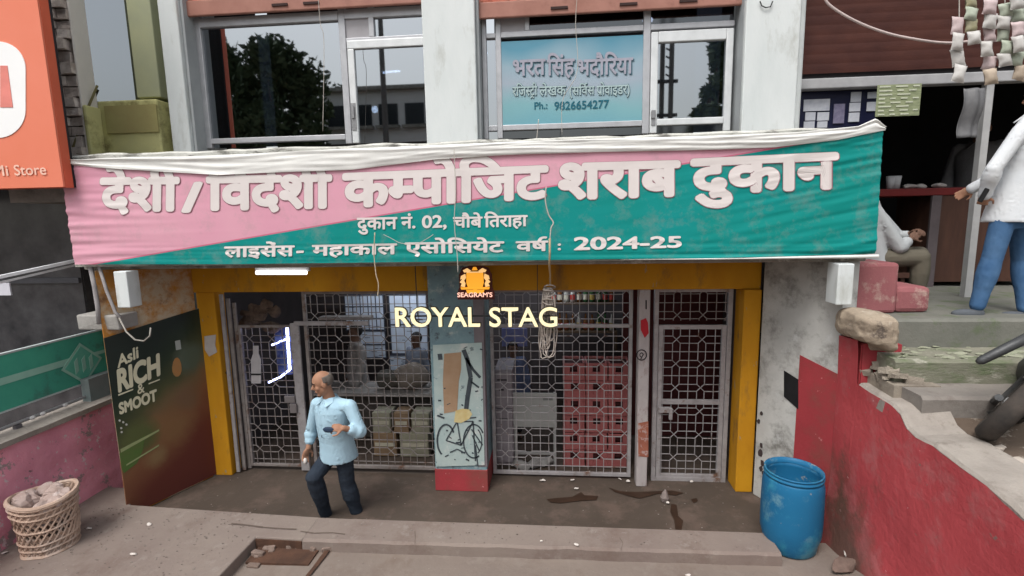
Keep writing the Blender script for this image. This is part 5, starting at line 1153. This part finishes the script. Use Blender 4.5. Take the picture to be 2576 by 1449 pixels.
MB().box(b.x-.17,b.x-.05,5.974,5.979,a.z-.09,a.z-.05).build('label_plate', mat('dark grey label', (.19,.195,.185)), tb)
R.seed(6)
for i in range(3):
    x = onY(1310+i*32,1160,5.95).x; m = MB().ell((x,5.93+.05*i,.06),.10,.07,.06,seg=14,rg=9); roughen(m, 8, .06); m.v = [Vector((v.x,v.y,max(v.z,.012))) for v in m.v]
    tag(m.build('rubbish_bag', mat('grey crumpled plastic bag', (.26,.25,.24), (.15,.145,.14), 9, .6, .3)), ('leftmost','middle','rightmost')[i]+' grey crumpled bag on the floor under the folding table', 'bag', 'bags under the folding table')
# red crates
CR = mat('red crate plastic', (.33,.105,.10), (.27,.085,.085), 2.5, .5, .04, stain=[((.42,.17,.16),4,.62,.8)]); CRD = mat('shaded crate opening', (.045,.012,.012))
xA, xB = onY(1417,1050,6.0).x, onY(1586,1050,6.0).x; zT = onY(1500,915,6.0).z
rows_, cols_ = 6, 3; ch = zT/rows_; cwid = (xB-xA)/cols_
R.seed(13)
names = ['left','middle','right']; lev = ['bottom','second lowest','third lowest','third highest','second highest','top']
def crate():
    T = thing('bottle_crate', (0,0,0), 'x', 'crate', 'red bottle crates stacked behind the right grille')
    w_, d_, h_ = cwid-.012, .34, ch-.008
    m = MB(); fr_ = .03
    m.box(-w_/2,w_/2,0,.02,0,fr_).box(-w_/2,w_/2,0,.02,h_-fr_,h_).box(-w_/2,-w_/2+fr_,0,.02,fr_,h_-fr_).box(w_/2-fr_,w_/2,0,.02,fr_,h_-fr_).box(-w_/2+fr_,-w_*.18,.002,.018,fr_,h_-fr_).box(w_*.16,w_/2-fr_,.002,.018,fr_,h_-fr_).box(-w_*.18,w_*.16,.002,.018,fr_,h_*.5)
    m.box(-w_/2,-w_/2+.02,.02,d_,0,h_).box(w_/2-.02,w_/2,.02,d_,0,h_).box(-w_/2+.02,w_/2-.02,d_-.02,d_,0,h_).box(-w_/2+.02,w_/2-.02,.02,d_-.02,0,.02)
    m.build('body', CR, T, bevel=.005); MB().box(-w_/2+.021,w_/2-.021,.06,d_-.021,.021,h_-.03).build('bottles', CRD, T)  # no bottles: dark block standing in for the shade inside the crate
    MB().box(-w_*.16,w_*.14,.012,.03,h_*.62,h_*.80).build('handle_slot', CRD, T); return T
c0_ = crate(); first = True
for r_ in range(rows_):
    for c_ in range(cols_):
        if first: T = c0_; first = False
        else:
            T = c0_.copy(); COL.objects.link(T)
            for chd in c0_.children: k_ = chd.copy(); COL.objects.link(k_); k_.parent = T
        T.location = (xA+cwid*(c_+.5)+R.uniform(-.008,.008), 6.0+R.uniform(-.012,.012), .012+ch*r_); T.rotation_euler = (0,0,R.uniform(-.02,.02))
        T['label'] = '%s red bottle crate in the %s column of the stack behind the right grille' % (lev[r_], names[c_])
# stacked items in the dark upper left, hanging over the left leaf
hd = thing('hanging_clutter', (-3.7, 5.95, 1.9), 'dusty brown sacking and straps heaped above the narrow left grille leaf', 'sacking')
m = MB(); R.seed(19)
for i in range(20):
    c = onY(610+R.random()*85, 765+R.random()*70, 5.98); s = .03+.05*R.random(); m.ell(c, s*1.5, s*.6, s, seg=9, rg=6)
roughen(m, 10, .05); m.build('heap', mat('dusty brown sacking', (.16,.115,.09), (.07,.05,.042), 9, .95, .4), hd)
wbox('shelf_board', onY(800,800,6.3).x, onY(930,800,6.3).x, 6.3, 6.45, onY(860,806,6.3).z, onY(860,798,6.3).z, mat('pale shelf edge', (.30,.275,.26)), 'pale shelf board behind the grille above the man with the grey shirt', 'shelf')
wbox('blue_panel', onY(1262,835,7.0).x, onY(1326,835,7.0).x, 7.0, 7.03, onY(1290,872,7.0).z, onY(1290,826,7.0).z, mat('lilac blue panel', (.22,.25,.50), (.16,.18,.40), 6, .6), 'lilac blue board behind the STAG letters inside the shop', 'board')
R.seed(61)
sh_ = thing('wall_shelf', (1.0, 7.55, 1.3), 'dim wooden wall shelf of bottles behind the right grille above the crates', 'shelf')
zs1, zs2 = 1.42, 1.86
for z_ in (zs1, zs2): MB().box(-.2, .93, 7.5, 7.75, z_-.03, z_).build('board', mat('dim shelf wood', (.13,.09,.06)), sh_)
for x_ in (-.2, .90): MB().box(x_, x_+.03, 7.5, 7.75, 1.1, zs1-.031).build('upright', mat('dim shelf wood', (.13,.09,.06)), sh_)
BCOL = [mat('brown bottle glass', (.11,.045,.016), rough=.15, bump=0), mat('green bottle glass', (.03,.075,.03), rough=.15, bump=0), mat('clear bottle', (.30,.29,.26), rough=.15, bump=0)]
LB = [mat('cream bottle label', (.5,.46,.36)), mat('red bottle label', (.4,.05,.04)), mat('gold bottle label', (.42,.30,.08))]
for z_ in (zs1, zs2):
    for i in range(11):
        ci = R.randrange(3); x_ = -.13+i*.098; h_ = R.uniform(.24,.30); T = thing('bottle', (x_, 7.57, z_+.001), ('brown','green','clear')[ci]+' glass bottle on the dim shelf behind the right grille', 'bottle', 'bottles on the dim shelf')
        T['label'] = 'glass bottle in the rows on the dim shelf behind the right grille'
        MB().lathe([(0,0),(.036,0),(.038,.02),(.038,h_*.55),(.016,h_*.74),(.014,h_),(0,h_)], (x_,7.57,z_+.001), 12).build('glass', BCOL[ci], T, smooth=True)
        MB().lathe([(.039,h_*.15),(.039,h_*.45)], (x_,7.57,z_+.001), 12).build('label', LB[R.randrange(3)], T)
# lamps in the upper rooms
for i, (x, y, lab) in enumerate(((943,275,'round white lamp glowing behind the upper left door glass'),(1222,135,'small white lamp behind the narrow pane beside the teal sign'),(1622,52,'left of two white lamps behind the top pane above the upper right door'),(1637,50,'right of two white lamps behind the top pane above the upper right door'))):
    c = onY(x, y, 6.6); o = MB().ell(c, .045 if i == 0 else .028, .03, .045 if i == 0 else .028, seg=12, rg=8).build('bulb', glow('white bulb', (1,1,1), 25), smooth=True); tag(o, lab, 'lamp')
A0, A1 = onY(962,182,6.9), onY(1006,179,6.9); o = MB().tube([A0,A1], .017, 8).build('tube_light', MATS['white bulb']); tag(o, 'short white tube light behind the upper left door glass', 'lamp')

# ================================================================ people
TMP = bpy.data.scenes.new('modelling')
def remesh(mb, name, m_, parent, vox=.011, it=3, fold=0, fs=6, sub=None):
    o = mb.build('tmp', m_, None); COL.objects.unlink(o); TMP.collection.objects.link(o); vl = TMP.view_layers[0]
    q = o.modifiers.new('r', 'REMESH'); q.mode = 'VOXEL'; q.voxel_size = vox; q.use_smooth_shade = True
    s_ = o.modifiers.new('s', 'SMOOTH'); s_.iterations = it; s_.factor = .5
    vl.update(); dg = vl.depsgraph
    me = bpy.data.meshes.new_from_object(o.evaluated_get(dg)); loc = Vector(o.location); bpy.data.objects.remove(o)
    og = origin_of(parent); dl = loc-og
    for v in me.vertices:
        p_ = v.co+dl
        if fold:
            w_ = p_+og; p_ = p_+v.normal*fold*(noise.noise(Vector((w_.x*fs, w_.y*fs, w_.z*fs*1.8)))+1.1*(.25-abs(noise.noise(Vector((w_.x*fs*1.5+3, w_.y*fs*1.5, w_.z*fs*2.6+w_.x*fs*2)))))+.7*(.2-abs(noise.noise(Vector((w_.x*fs*3.1+9, w_.y*fs*3.1, w_.z*fs*4.6-w_.x*fs*3))))))
        v.co = p_
    me.update(); me.name = name
    r_ = bpy.data.objects.new(name, me); COL.objects.link(r_); me.materials.clear(); me.materials.append(m_); r_.parent = parent
    me.polygons.foreach_set('use_smooth', [True]*len(me.polygons)); return r_
def tring(c, lat, fwd, w_, d_, n=32): return [c+lat*(w_*math.cos(2*math.pi*k/n))+fwd*(d_*math.sin(2*math.pi*k/n)) for k in range(n)]
def limb(mb, a, b, c, r0, r1, r2, n=6):
    """upper and lower limb with taper and a round joint"""
    mb.tube([a+(b-a)*i/n for i in range(n+1)], [r0+(r1-r0)*i/n for i in range(n+1)], 12); mb.ell(b, r1*1.02, r1*1.02, r1*1.02, seg=12, rg=8); mb.ell(a, r0, r0, r0, seg=12, rg=8)
    mb.tube([b+(c-b)*i/n for i in range(n+1)], [r1+(r2-r1)*(i/n)+.012*math.sin(math.pi*min(1,i/n*1.6))*(1 if r1 > .045 else .35) for i in range(n+1)], 12); mb.ell(c, r2, r2, r2, seg=12, rg=8)
def hand(mb, wr, d, nrm, s, curl, side):
    """palm + four fingers + thumb; d finger direction, nrm palm normal (curl direction)"""
    d = d.normalized(); nrm = (nrm-d*nrm.dot(d)).normalized(); lt = d.cross(nrm)*side
    mb.ell(wr+d*.05*s, .043*s, .05*s, .017*s, ax=(lt, d, nrm), seg=14, rg=8)
    for i, L_ in enumerate((.070,.080,.075,.058)):
        p0 = wr+d*.083*s+lt*(.030-.020*i)*s; dd_ = d+lt*(.10-.07*i); a = curl*.5; pts = [p0-d*.02*s, p0]
        for k_ in range(3):
            a += curl*.55; dr_ = (dd_*math.cos(a)+nrm*math.sin(a)).normalized(); pts.append(pts[-1]+dr_*L_*s*(.45,.32,.23)[k_])
        mb.tube(pts, [.0098*s,.0095*s,.009*s,.0085*s,.0072*s], 8); mb.ell(pts[-1], .0072*s,.0072*s,.0072*s, seg=8, rg=6)
    p0 = wr+d*.022*s+lt*.030*s; p1 = p0+(lt*.75+d*.6+nrm*.25).normalized()*.045*s; p2 = p1+(d+lt*.15+nrm*.45*curl).normalized()*.036*s
    mb.tube([p0-lt*.012*s,p0,p1,p2], [.013*s,.0125*s,.0105*s,.0085*s], 8); mb.ell(p2,.0085*s,.0085*s,.0085*s, seg=8, rg=6)
SKIN = mat('warm brown skin', (.36,.195,.125), (.32,.165,.105), 8, .55, .02); SKIN2 = mat('dark brown skin', (.15,.085,.06), (.125,.07,.05), 8, .55, .02)
HAIRM = mat('black hair', (.012,.011,.011), (.02,.018,.017), 20, .6, .3, 90); HAIRG = mat('dark grey hair', (.10,.085,.075), (.16,.14,.125), 22, .7, .3, 90)
def person(label, base, H, f, shirt, trousers, skin=SKIN, hair=HAIRM, bald=False, J=None, face=None, vox=.011, shoe=None, sleeve=1.0, fold=.006, hands=True, shoes=True, hvox=None, belly=1.0, collar=True, group=None, fd=None, curl=(.9,.5), hdir=None):
    s = H/1.72; f2 = Vector((f[0], f[1], 0)).normalized(); lat = Vector((-f2.y, f2.x, 0)); base = Vector(base); Z = Vector((0,0,1))
    P = dict(hip=base+Z*.92*s, neck=base+Z*1.44*s, head=base+Z*1.60*s, shL=base+Z*1.40*s+lat*.19*s, shR=base+Z*1.40*s-lat*.19*s, hpL=base+Z*.90*s+lat*.09*s, hpR=base+Z*.90*s-lat*.09*s,
             knL=base+Z*.49*s+lat*.09*s+f2*.02, knR=base+Z*.49*s-lat*.09*s+f2*.02, anL=base+Z*.09*s+lat*.09*s, anR=base+Z*.09*s-lat*.09*s)
    P['elL'] = P['shL']+lat*.05*s-Z*.30*s; P['elR'] = P['shR']-lat*.05*s-Z*.30*s; P['wrL'] = P['elL']-Z*.25*s+f2*.08*s; P['wrR'] = P['elR']-Z*.25*s+f2*.08*s
    if J: P.update({k_: Vector(v) for k_, v in J.items()})
    T = thing('person', base, label, 'person', group)
    fc = Vector(face).normalized() if face else f2; hl = Z.cross(fc).normalized(); hu = fc.cross(hl).normalized()
    b = MB(); hip, neck = P['hip'], P['neck']; ax = neck-hip
    tl = lat
    def tor(g_): return [tring(hip+ax*t-Vector((0,0,0))+f2*o_*s, tl, f2, (w_+g_*1.25)*s, (d_+g_*1.2)*s) for t, w_, d_, o_ in ((-.20,.155,.105,0),(-.06,.165,.115,0),(.15,.150,.108*belly,.01),(.35,.150,.112*belly,.012),(.58,.170,.118,.005),(.78,.178,.105,0),(.90,.150,.082,0),(.99,.085,.075,0))]
    b.rings(tor(0)); b.tube([neck-ax*.03, (neck+P['head'])/2, P['head']], [.062*s,.056*s,.058*s], 12)
    hc = P['head']; A3 = (hl, fc, hu)
    b.ell(hc+hu*.03*s, .077*s, .098*s, .095*s, ax=A3, seg=20, rg=14); b.ell(hc-hu*.035*s+fc*.022*s, .062*s, .070*s, .085*s, ax=A3, seg=18, rg=12)
    b.ell(hc-hu*.100*s+fc*.058*s, .030*s, .028*s, .022*s, ax=A3, seg=12, rg=8)
    b.tube([hc+fc*.088*s+hu*.018*s, hc+fc*.112*s-hu*.022*s, hc+fc*.092*s-hu*.034*s], [.009*s,.017*s,.012*s], 8)
    b.ell(hc+fc*.082*s+hu*.034*s, .052*s, .016*s, .011*s, ax=A3, seg=12, rg=8); b.ell(hc+fc*.086*s-hu*.064*s, .026*s, .012*s, .011*s, ax=A3, seg=12, rg=8)
    for sg in (-1,1): b.ell(hc+hl*.079*s*sg-fc*.005*s-hu*.002*s, .011*s, .022*s, .034*s, ax=A3, seg=10, rg=8); b.ell(hc+hl*.042*s*sg+fc*.06*s-hu*.02*s, .025*s,.026*s,.028*s, ax=A3, seg=10, rg=8)
    for q_, cu in (('L',curl[0]),('R',curl[1])):
        limb(b, P['sh'+q_], P['el'+q_], P['wr'+q_], .040*s, .038*s, .028*s)
        if hands:
            dh = (P['wr'+q_]-P['el'+q_]).normalized()
            if hdir and q_ in hdir: dh = Vector(hdir[q_]).normalized()
            hand(b, P['wr'+q_], dh, (-lat if q_ == 'L' else lat)*.8-Z*.3+f2*.2, s*1.05, cu, 1 if q_ == 'L' else -1)
        limb(b, P['hp'+q_], P['kn'+q_], P['an'+q_], .072*s, .050*s, .036*s); g2 = Vector((fd[0],fd[1],0)).normalized() if fd else f2; b.ell(P['an'+q_]+g2*.07*s-Z*.050*s, .032*s, .095*s, .026*s, ax=(Vector((-g2.y,g2.x,0)),g2,Z), seg=12, rg=8)
    body = remesh(b, 'body', skin, T, hvox or vox, 2)
    # clothes
    c = MB(); c.rings(tor(.022)[:-1]+[tring(neck+ax*.03, tl, f2, .080*s, .074*s)]); hem = P['hip']-ax.normalized()*.13*s
    c.rings([tring(hip-ax*.26, tl, f2, .202*s, .168*s*belly), tring(hip+ax*.02, tl, f2, .188*s, .148*s*belly), tring(hip+ax*.4, tl, f2, .172*s, .132*s*belly)])
    c.tube([P['shL'], neck-ax*.12, P['shR']], [.062*s,.085*s,.062*s], 12)
    for q_ in 'LR':
        e = P['wr'+q_]+(P['el'+q_]-P['wr'+q_])*(1-sleeve) if sleeve < 1 else P['wr'+q_]
        limb(c, P['sh'+q_]-(P['sh'+q_]-neck).normalized()*.02*s, P['el'+q_], e, .066*s, .061*s, .053*s)
    sh = remesh(c, 'shirt', shirt, T, vox, 3, fold, 5)
    if collar:
        k_ = MB(); cc = neck+ax*.02+f2*.012*s
        for i in range(24):
            pass
        k_.grid(lambda u, v: cc+(lat*math.cos(rad(120+300*u))*1.0-f2*0+f2*-math.sin(rad(120+300*u))*-1.0)*((.070+.016*(1-v))*s)+Z*(.050*v-.030)*s-f2*(.02*s*v), 24, 3)
        for sg in (-1,1):
            A_c = neck+f2*.062*s+lat*.012*s*sg+Z*.012*s; B_c = neck+lat*.076*s*sg+f2*.012*s+Z*.030*s; C_c = neck+f2*.115*s+lat*.062*s*sg-Z*.050*s; D_c = neck+lat*.100*s*sg+f2*.035*s-Z*.012*s
            k_.prism([A_c, C_c, D_c, B_c], (f2+Z*.6)*.010*s)
        k_.build('collar', shirt, sh, bevel=.003)
    t = MB(); t.rings([tring(hip-ax*.34, tl, f2, .150*s, .120*s), tring(hip-ax*.15, tl, f2, .164*s, .120*s), tring(hip+ax*.06, tl, f2, .15*s, .11*s)])
    for q_ in 'LR':
        limb(t, P['hp'+q_]-Z*.02*s, P['kn'+q_], P['an'+q_]+Z*.035*s, .094*s, .080*s, .064*s)
    remesh(t, 'trousers', trousers, T, vox, 3, fold*.7, 7)
    h = MB()
    if bald:
        h.ell(hc+hu*.03*s-fc*.004*s, .082*s, .100*s, .098*s, ax=A3, seg=36, rg=24, keep=lambda d: (d[2] < .52 and d[2] > -.55 and d[1] < .12 and not (d[2] < -.25 and d[1] > -.2)))
    else:
        h.ell(hc+hu*.036*s-fc*.006*s, .086*s, .106*s, .103*s, ax=A3, seg=36, rg=24, keep=lambda d: (d[2] > .42 or (d[1] < .05 and d[2] > -.55) or (d[1] < -.25 and d[2] > -.75)))
    h.v = [v+noise.noise_vector(v*60)*.003 for v in h.v]; h.build('hair', hair, T, smooth=True, solid=.008)
    ey = MB(); 
    for sg in (-1,1): ey.ell(hc+hl*.031*s*sg+fc*.084*s+hu*.012*s, .011*s,.008*s,.006*s, ax=A3, seg=8, rg=6)
    ey.build('eyes', mat('dark eye', (.02,.015,.012), rough=.3), body)
    eb = MB()
    for sg in (-1,1): eb.tube([hc+hl*.014*s*sg+fc*.098*s+hu*.034*s, hc+hl*.034*s*sg+fc*.095*s+hu*.040*s, hc+hl*.054*s*sg+fc*.078*s+hu*.034*s], .0045*s, 6)
    eb.build('eyebrows', HAIRM, body)
    mo = MB().tube([hc-hl*.022*s+fc*.090*s-hu*.064*s, hc+fc*.098*s-hu*.065*s, hc+hl*.022*s+fc*.090*s-hu*.064*s], .0035*s, 6); mo.build('mouth', mat('dark lips', (.13,.05,.045), rough=.5), body)
    if shoes:
        f2 = Vector((fd[0], fd[1], 0)).normalized() if fd else f2; lat = Vector((-f2.y, f2.x, 0))
        for q_ in 'LR':
            a = P['an'+q_]; m = MB()
            m.ell(a-Z*.045*s, .050*s,.066*s,.060*s, ax=(lat,f2,Z), seg=14, rg=8).ell(a+f2*.09*s-Z*.050*s, .052*s,.130*s,.046*s, ax=(lat,f2,Z), seg=14, rg=8)
            o = remesh(m, 'shoe', shoe or mat('dark shoe', (.03,.028,.028)), T, .012, 2)
            so_ = MB(); n_ = 20
            so_.rings([[a+f2*(.045+.16*math.sin(2*math.pi*k/n_))*s+lat*(.050*math.cos(2*math.pi*k/n_))*s+Z*(zz*s) for k in range(n_)] for zz in (-.09,-.068)]); so_.build('sole', mat('white shoe sole', (.62,.62,.60), rough=.6), o)
    return T, P
# --- walking man
def wp(x, y, Y): return onY(x, y, Y)
J = dict(hip=wp(849,1120,4.78), neck=wp(830,1003,4.66), head=wp(813,964,4.60), shL=wp(884,1022,4.60), shR=wp(796,1016,4.82), elL=wp(907,1086,4.58), wrL=wp(864,1077,4.44), elR=wp(783,1086,4.86), wrR=wp(776,1126,4.80),
         hpL=wp(864,1134,4.76), hpR=wp(836,1134,4.84), knR=wp(790,1200,4.60), anR=wp(822,1304,4.84), knL=wp(874,1216,4.82), anL=wp(900,1302,4.92))
SKY = mat('pale blue shirt cloth', (.40,.58,.69), (.35,.52,.63), 4, .8, .30, 22, stretch=(1,1,.5))
NAVY = mat('dark navy trousers', (.020,.028,.042), (.032,.042,.058), 4, .85, .35, 20, stretch=(1,1,.5))
T, P = person('balding man in a pale blue shirt and navy trousers striding left before the gates', (onY(850,1300,4.8).x, 4.8, .012), 1.71, (-.42,-.90), SKY, NAVY, SKIN, HAIRG, True, J, (-.86,-.46,-.22), .010, sleeve=.55, fold=.009, hvox=.0062, belly=1.12, hdir={'L': wp(828,1075,4.40)-wp(864,1077,4.44), 'R': wp(764,1156,4.77)-wp(776,1126,4.80)})
o = MB().ell(wp(826,1081,4.39), .055,.014,.030, seg=16, rg=10).build('wallet', mat('dark blue wallet', (.03,.05,.09), rough=.5), smooth=True); tag(o, 'dark blue wallet in the left hand of the walking man', 'wallet')
o = MB().ell(wp(768,1160,4.74), .022,.02,.035, seg=12, rg=8).build('paper_slip', MATS['white litter'], smooth=True); tag(o, 'white slip held in the lowered hand of the walking man', 'paper')
wt = MB().tube([P['wrL']+Vector((0,0,0))+Vector((.036*0,.036*math.cos(k*.5),.036*math.sin(k*.5))) for k in range(14)], .007, 6)
# --- man in jeans at the right edge
pz = 2.205
fj = Vector((-.62,.78,0)).normalized()
J = dict(hip=wp(2548,505,4.80), neck=wp(2602,292,4.74), head=wp(2616,243,4.76), shL=wp(2566,332,4.62), shR=wp(2640,320,4.90), elL=wp(2500,425,4.66), wrL=wp(2478,490,4.76), elR=wp(2530,430,5.05), wrR=wp(2446,474,5.20),
         hpL=wp(2524,548,4.76), hpR=wp(2568,546,4.86), knL=wp(2494,655,4.78), knR=wp(2570,655,4.92), anL=wp(2458,776,4.80), anR=wp(2578,782,4.84))
WSH = mat('white shirt cloth', (.70,.72,.74), (.62,.65,.68), 4, .8, .12, 30); JEAN = mat('faded blue denim', (.042,.105,.22), (.075,.155,.285), 5, .85, .15, 70)
person('man in a white shirt and blue jeans standing at the right edge beside the counter', (onY(2520,795,4.8).x, 4.8, pz), 1.62, fj[:2], WSH, JEAN, SKIN, HAIRM, False, J, (-.45,.85,-.1), .011, fd=(-1,.1), shoe=mat('grey canvas shoe', (.10,.11,.125), (.08,.088,.10)), sleeve=1.0, fold=.005, belly=1.15, hvox=.008)
o = MB().box(-.035,.035,-.006,.006,-.06,.06).build('phone', BLK, bevel=.006); o.location = wp(2464,508,4.70); o.rotation_euler = (.3,.2,.5); tag(o, 'dark phone in the lowered hand of the man in jeans', 'phone')
# --- seated man
J = dict(hip=wp(2186,640,5.50), neck=wp(2160,470,5.50), head=wp(2158,415,5.50), shL=wp(2176,505,5.62), shR=wp(2190,515,5.36), elL=wp(2262,600,5.66), wrL=wp(2290,588,5.56), elR=wp(2262,622,5.34), wrR=wp(2292,600,5.42),
         hpL=wp(2215,640,5.60), hpR=wp(2215,645,5.40), knL=wp(2312,640,5.60), knR=wp(2316,648,5.38), anL=wp(2300,770,5.60), anR=wp(2304,770,5.40))
person('seated man in a grey shirt and olive trousers half hidden behind the banner edge', (onY(2205,700,5.5).x, 5.5, 2.205), 1.8, (1,-.05), mat('pale grey shirt cloth', (.42,.44,.45), (.36,.38,.39), 4, .8, .1), mat('olive trousers', (.13,.115,.088), (.10,.09,.07), 4, .85, .1), SKIN2, HAIRM, False, J, (1,-.2,-.3), .012, sleeve=.6, hvox=.008)
sx = onY(2190,660,5.5).x
stl = thing('wooden_bench', (sx, 5.5, 2.2), 'low wooden bench under the seated man behind the banner edge', 'bench')
zs_ = onY(2205,668,5.5).z-.06
MB().box(sx-.25,sx+.28,5.33,5.68,zs_-.05,zs_).build('seat', WOOD, stl)
for a_ in (-.22,.22):
    for b_ in (5.36,5.62): MB().box(sx+a_,sx+a_+.04,b_,b_+.04,2.205,zs_-.051).build('leg', WOOD, stl)
# --- man behind the counter
b_ = onY(2482,330,7.5); hz_ = onY(2482,292,7.5).z
person('shadowed man with black hair standing behind the counter of the right shop', (b_.x, 7.6, 2.2), hz_-2.2, (-.8,-.6), mat('dark grey shirt', (.20,.20,.21)), mat('dark trousers', (.03,.03,.032)), SKIN, HAIRM, vox=.016, shoes=False, hvox=.010)
# --- people inside the shop
def inside(x, ytop, Y, label, f, sh, **k):
    t_ = onY(x, ytop, Y); person(label, (t_.x, Y, .012), t_.z-.012, f, sh, MATS['dark trousers'], SKIN2, HAIRM, vox=.016, shoes=False, hvox=.010, **k)
inside(893, 818, 6.95, 'man in a grey shirt standing behind the left grille above the walking man', (-.8,-.6), mat('grey brown shirt', (.27,.25,.235), (.22,.205,.195)))
inside(1046, 838, 7.15, 'man in a blue grey shirt behind the counter left of the teal pillar', (-.5,-.86), mat('blue grey shirt', (.24,.27,.33), (.19,.215,.27)))
inside(1290, 862, 6.85, 'blue lit person standing behind the right grille beside the grey fridge', (.3,-.95), mat('blue lit shirt', (.12,.15,.25), (.09,.11,.19)))  # blue light on this person is put into the shirt colour

bpy.data.scenes.remove(TMP)
# ================================================================ across the road: what the dark glazing mirrors
LEAF = mat('dark green leaves', (.11,.15,.08), (.06,.09,.05), 1.2, .8, 0); BARK = mat('brown bark', (.10,.075,.055), (.07,.05,.04), 6, .9, .4)
def mirror(x, y, dist): p_ = onY(x, y, 11.6+dist); return Vector((p_.x, -dist, p_.z))
def tree(x, ytop, dist, hw, label, seed, n=2600, base=.5, at=None):
    top = Vector(at) if at else mirror(x, ytop, dist); H = top.z-1.5; rx = hw if at else (mirror(x+hw, ytop, dist)-mirror(x-hw, ytop, dist)).x/2
    T = thing('tree', (top.x, top.y, 1.5), label, 'tree', 'trees across the road'); rr_ = random.Random(seed)
    tr = MB(); q0 = Vector((top.x, top.y, 1.45)); q1 = q0+Vector((rr_.uniform(-.3,.3), 0, H*.55))
    tr.tube([q0, q0+(q1-q0)*.5+Vector((.15,0,0)), q1, q1+Vector((0,0,H*.25))], [.32,.25,.17,.05], 10)
    cl = []
    for i in range(16):
        a = rr_.uniform(0,6.28); rad_ = rr_.uniform(.25,.85); zz = rr_.uniform(base, .93); k_ = math.sin(math.pi*min(1,(zz-base+.15)/(1.1-base)))**.6
        c = q0+Vector((math.cos(a)*rx*rad_*k_, math.sin(a)*rx*rad_*k_, H*zz)); cl.append((c, rx*rr_.uniform(.28,.46)))
        m_ = q0+(q1-q0)*rr_.uniform(.55,1); tr.tube([m_, (m_+c)/2+Vector((0,0,.2)), c], [.09,.06,.02], 6)
    cl.append((Vector((top.x,top.y,top.z-rx*.3)), rx*.34))
    tr.build('trunk', BARK, T, smooth=True)
    m = MB()
    for i in range(n):
        c, r_ = rr_.choice(cl); v = Vector((rr_.gauss(0,1), rr_.gauss(0,1), rr_.gauss(0,.8))).normalized()*r_*rr_.uniform(.35,1.05)
        p_ = c+v; a = Vector((rr_.uniform(-1,1), rr_.uniform(-1,1), rr_.uniform(-1,1))).normalized(); u = a.orthogonal().normalized(); s_ = rr_.uniform(.12,.28)
        m.add([p_-a*s_-u*s_*.1, p_+u*s_*.5, p_+a*s_, p_-u*s_*.5], [(0,1,2,3)])
    me = m; o = bpy.data.meshes.new('crown'); o.from_pydata([v-Vector(T.location) for v in m.v], [], m.f); o.materials.append(LEAF); ob = bpy.data.objects.new('crown', o); COL.objects.link(ob); ob.parent = T
tree(690, 92, 13, 165, 'broad dark tree across the road, mirrored in the large left window', 1, 9000, .28)
tree(545, 110, 15, 120, 'rounder dark tree left of the broad one across the road', 2, 5200, .3)
tree(1800, 70, 12, 62, 'tall narrow dark tree across the road, mirrored in the upper right door', 3, 2600, .2)
tree(300, 120, 12, 70, 'leafy tree at left across the road, mirrored in the olive wall window', 4, 2600, .3)
tree(1010, 250, 26, 120, 'low distant tree behind the pale house across the road', 5, 2200, .3)
tree(850, 215, 24, 60, 'distant small tree beside the pale house across the road', 6, 1800, .3)
tree(0, 0, 0, 3.6, 'spreading tree down the road to the right, mirrored in the olive wall window', 7, 3600, .3, (13.6, -8.5, 9.6))
hA, hB = mirror(812, 235, 20), mirror(1075, 235, 20)
hb = thing('house', ((hA.x+hB.x)/2, -21, 1.5), 'pale two storey house across the road, mirrored in the upper door glass', 'house')
MB().box(hA.x, hB.x, -27, -20, 1.45, hA.z).build('wall', mat('pale house wall', (.75,.75,.74), (.66,.66,.65), 1, .9, .1), hb)
MB().box(hA.x-.2, hB.x+.2, -27, -19.6, hA.z, hA.z+.22).build('roof', CONC, hb)
R.seed(3)
for i in range(4):
    for j in range(2):
        x = hA.x+(hB.x-hA.x)*(i+.5)/4; z = hA.z-2.1-2.9*j
        if True: w_ = MB().box(x-.6,x+.6,-19.99,-19.93,z,z+1.3).build('window', mat('dark window', (.03,.035,.04), rough=.2), hb); MB().box(x-.75,x+.75,-19.93,-19.6,z-.2,z-.02).build('sill', CONC, w_)
for x, dist, yt, lab, arm in ((955,9,60,'thick utility pole across the road mirrored in the upper left door',0),(1692,9,70,'utility pole with insulators mirrored in the upper right door',1),(1668,9.3,95,'thinner utility pole left of the insulator pole',0)):
    t_ = mirror(x, yt-40, dist); U_ = thing('utility_pole', (t_.x, t_.y, 1.5), lab, 'pole')
    MB().tube([(t_.x,t_.y,1.4),(t_.x,t_.y,t_.z+.5)], [.15 if arm == 0 and x < 1000 else .10,.09], 10).build('post', mat('grey pole concrete', (.14,.135,.13)), U_)
    if arm:
        for yy, ww in ((205,.95),(290,.8)):
            z = mirror(x, yy, dist).z; MB().box(t_.x-ww, t_.x+.25, t_.y-.05, t_.y+.05, z-.06, z+.06).build('crossarm', mat('dark steel', (.06,.06,.065)), U_)
        for yy in (130,150,175,195):
            z = mirror(x, yy, dist).z; MB().tube([(t_.x-.22,t_.y,z+.12),(t_.x,t_.y,z)], .035, 6).build('insulator', mat('dark steel', (.06,.06,.065)), U_)
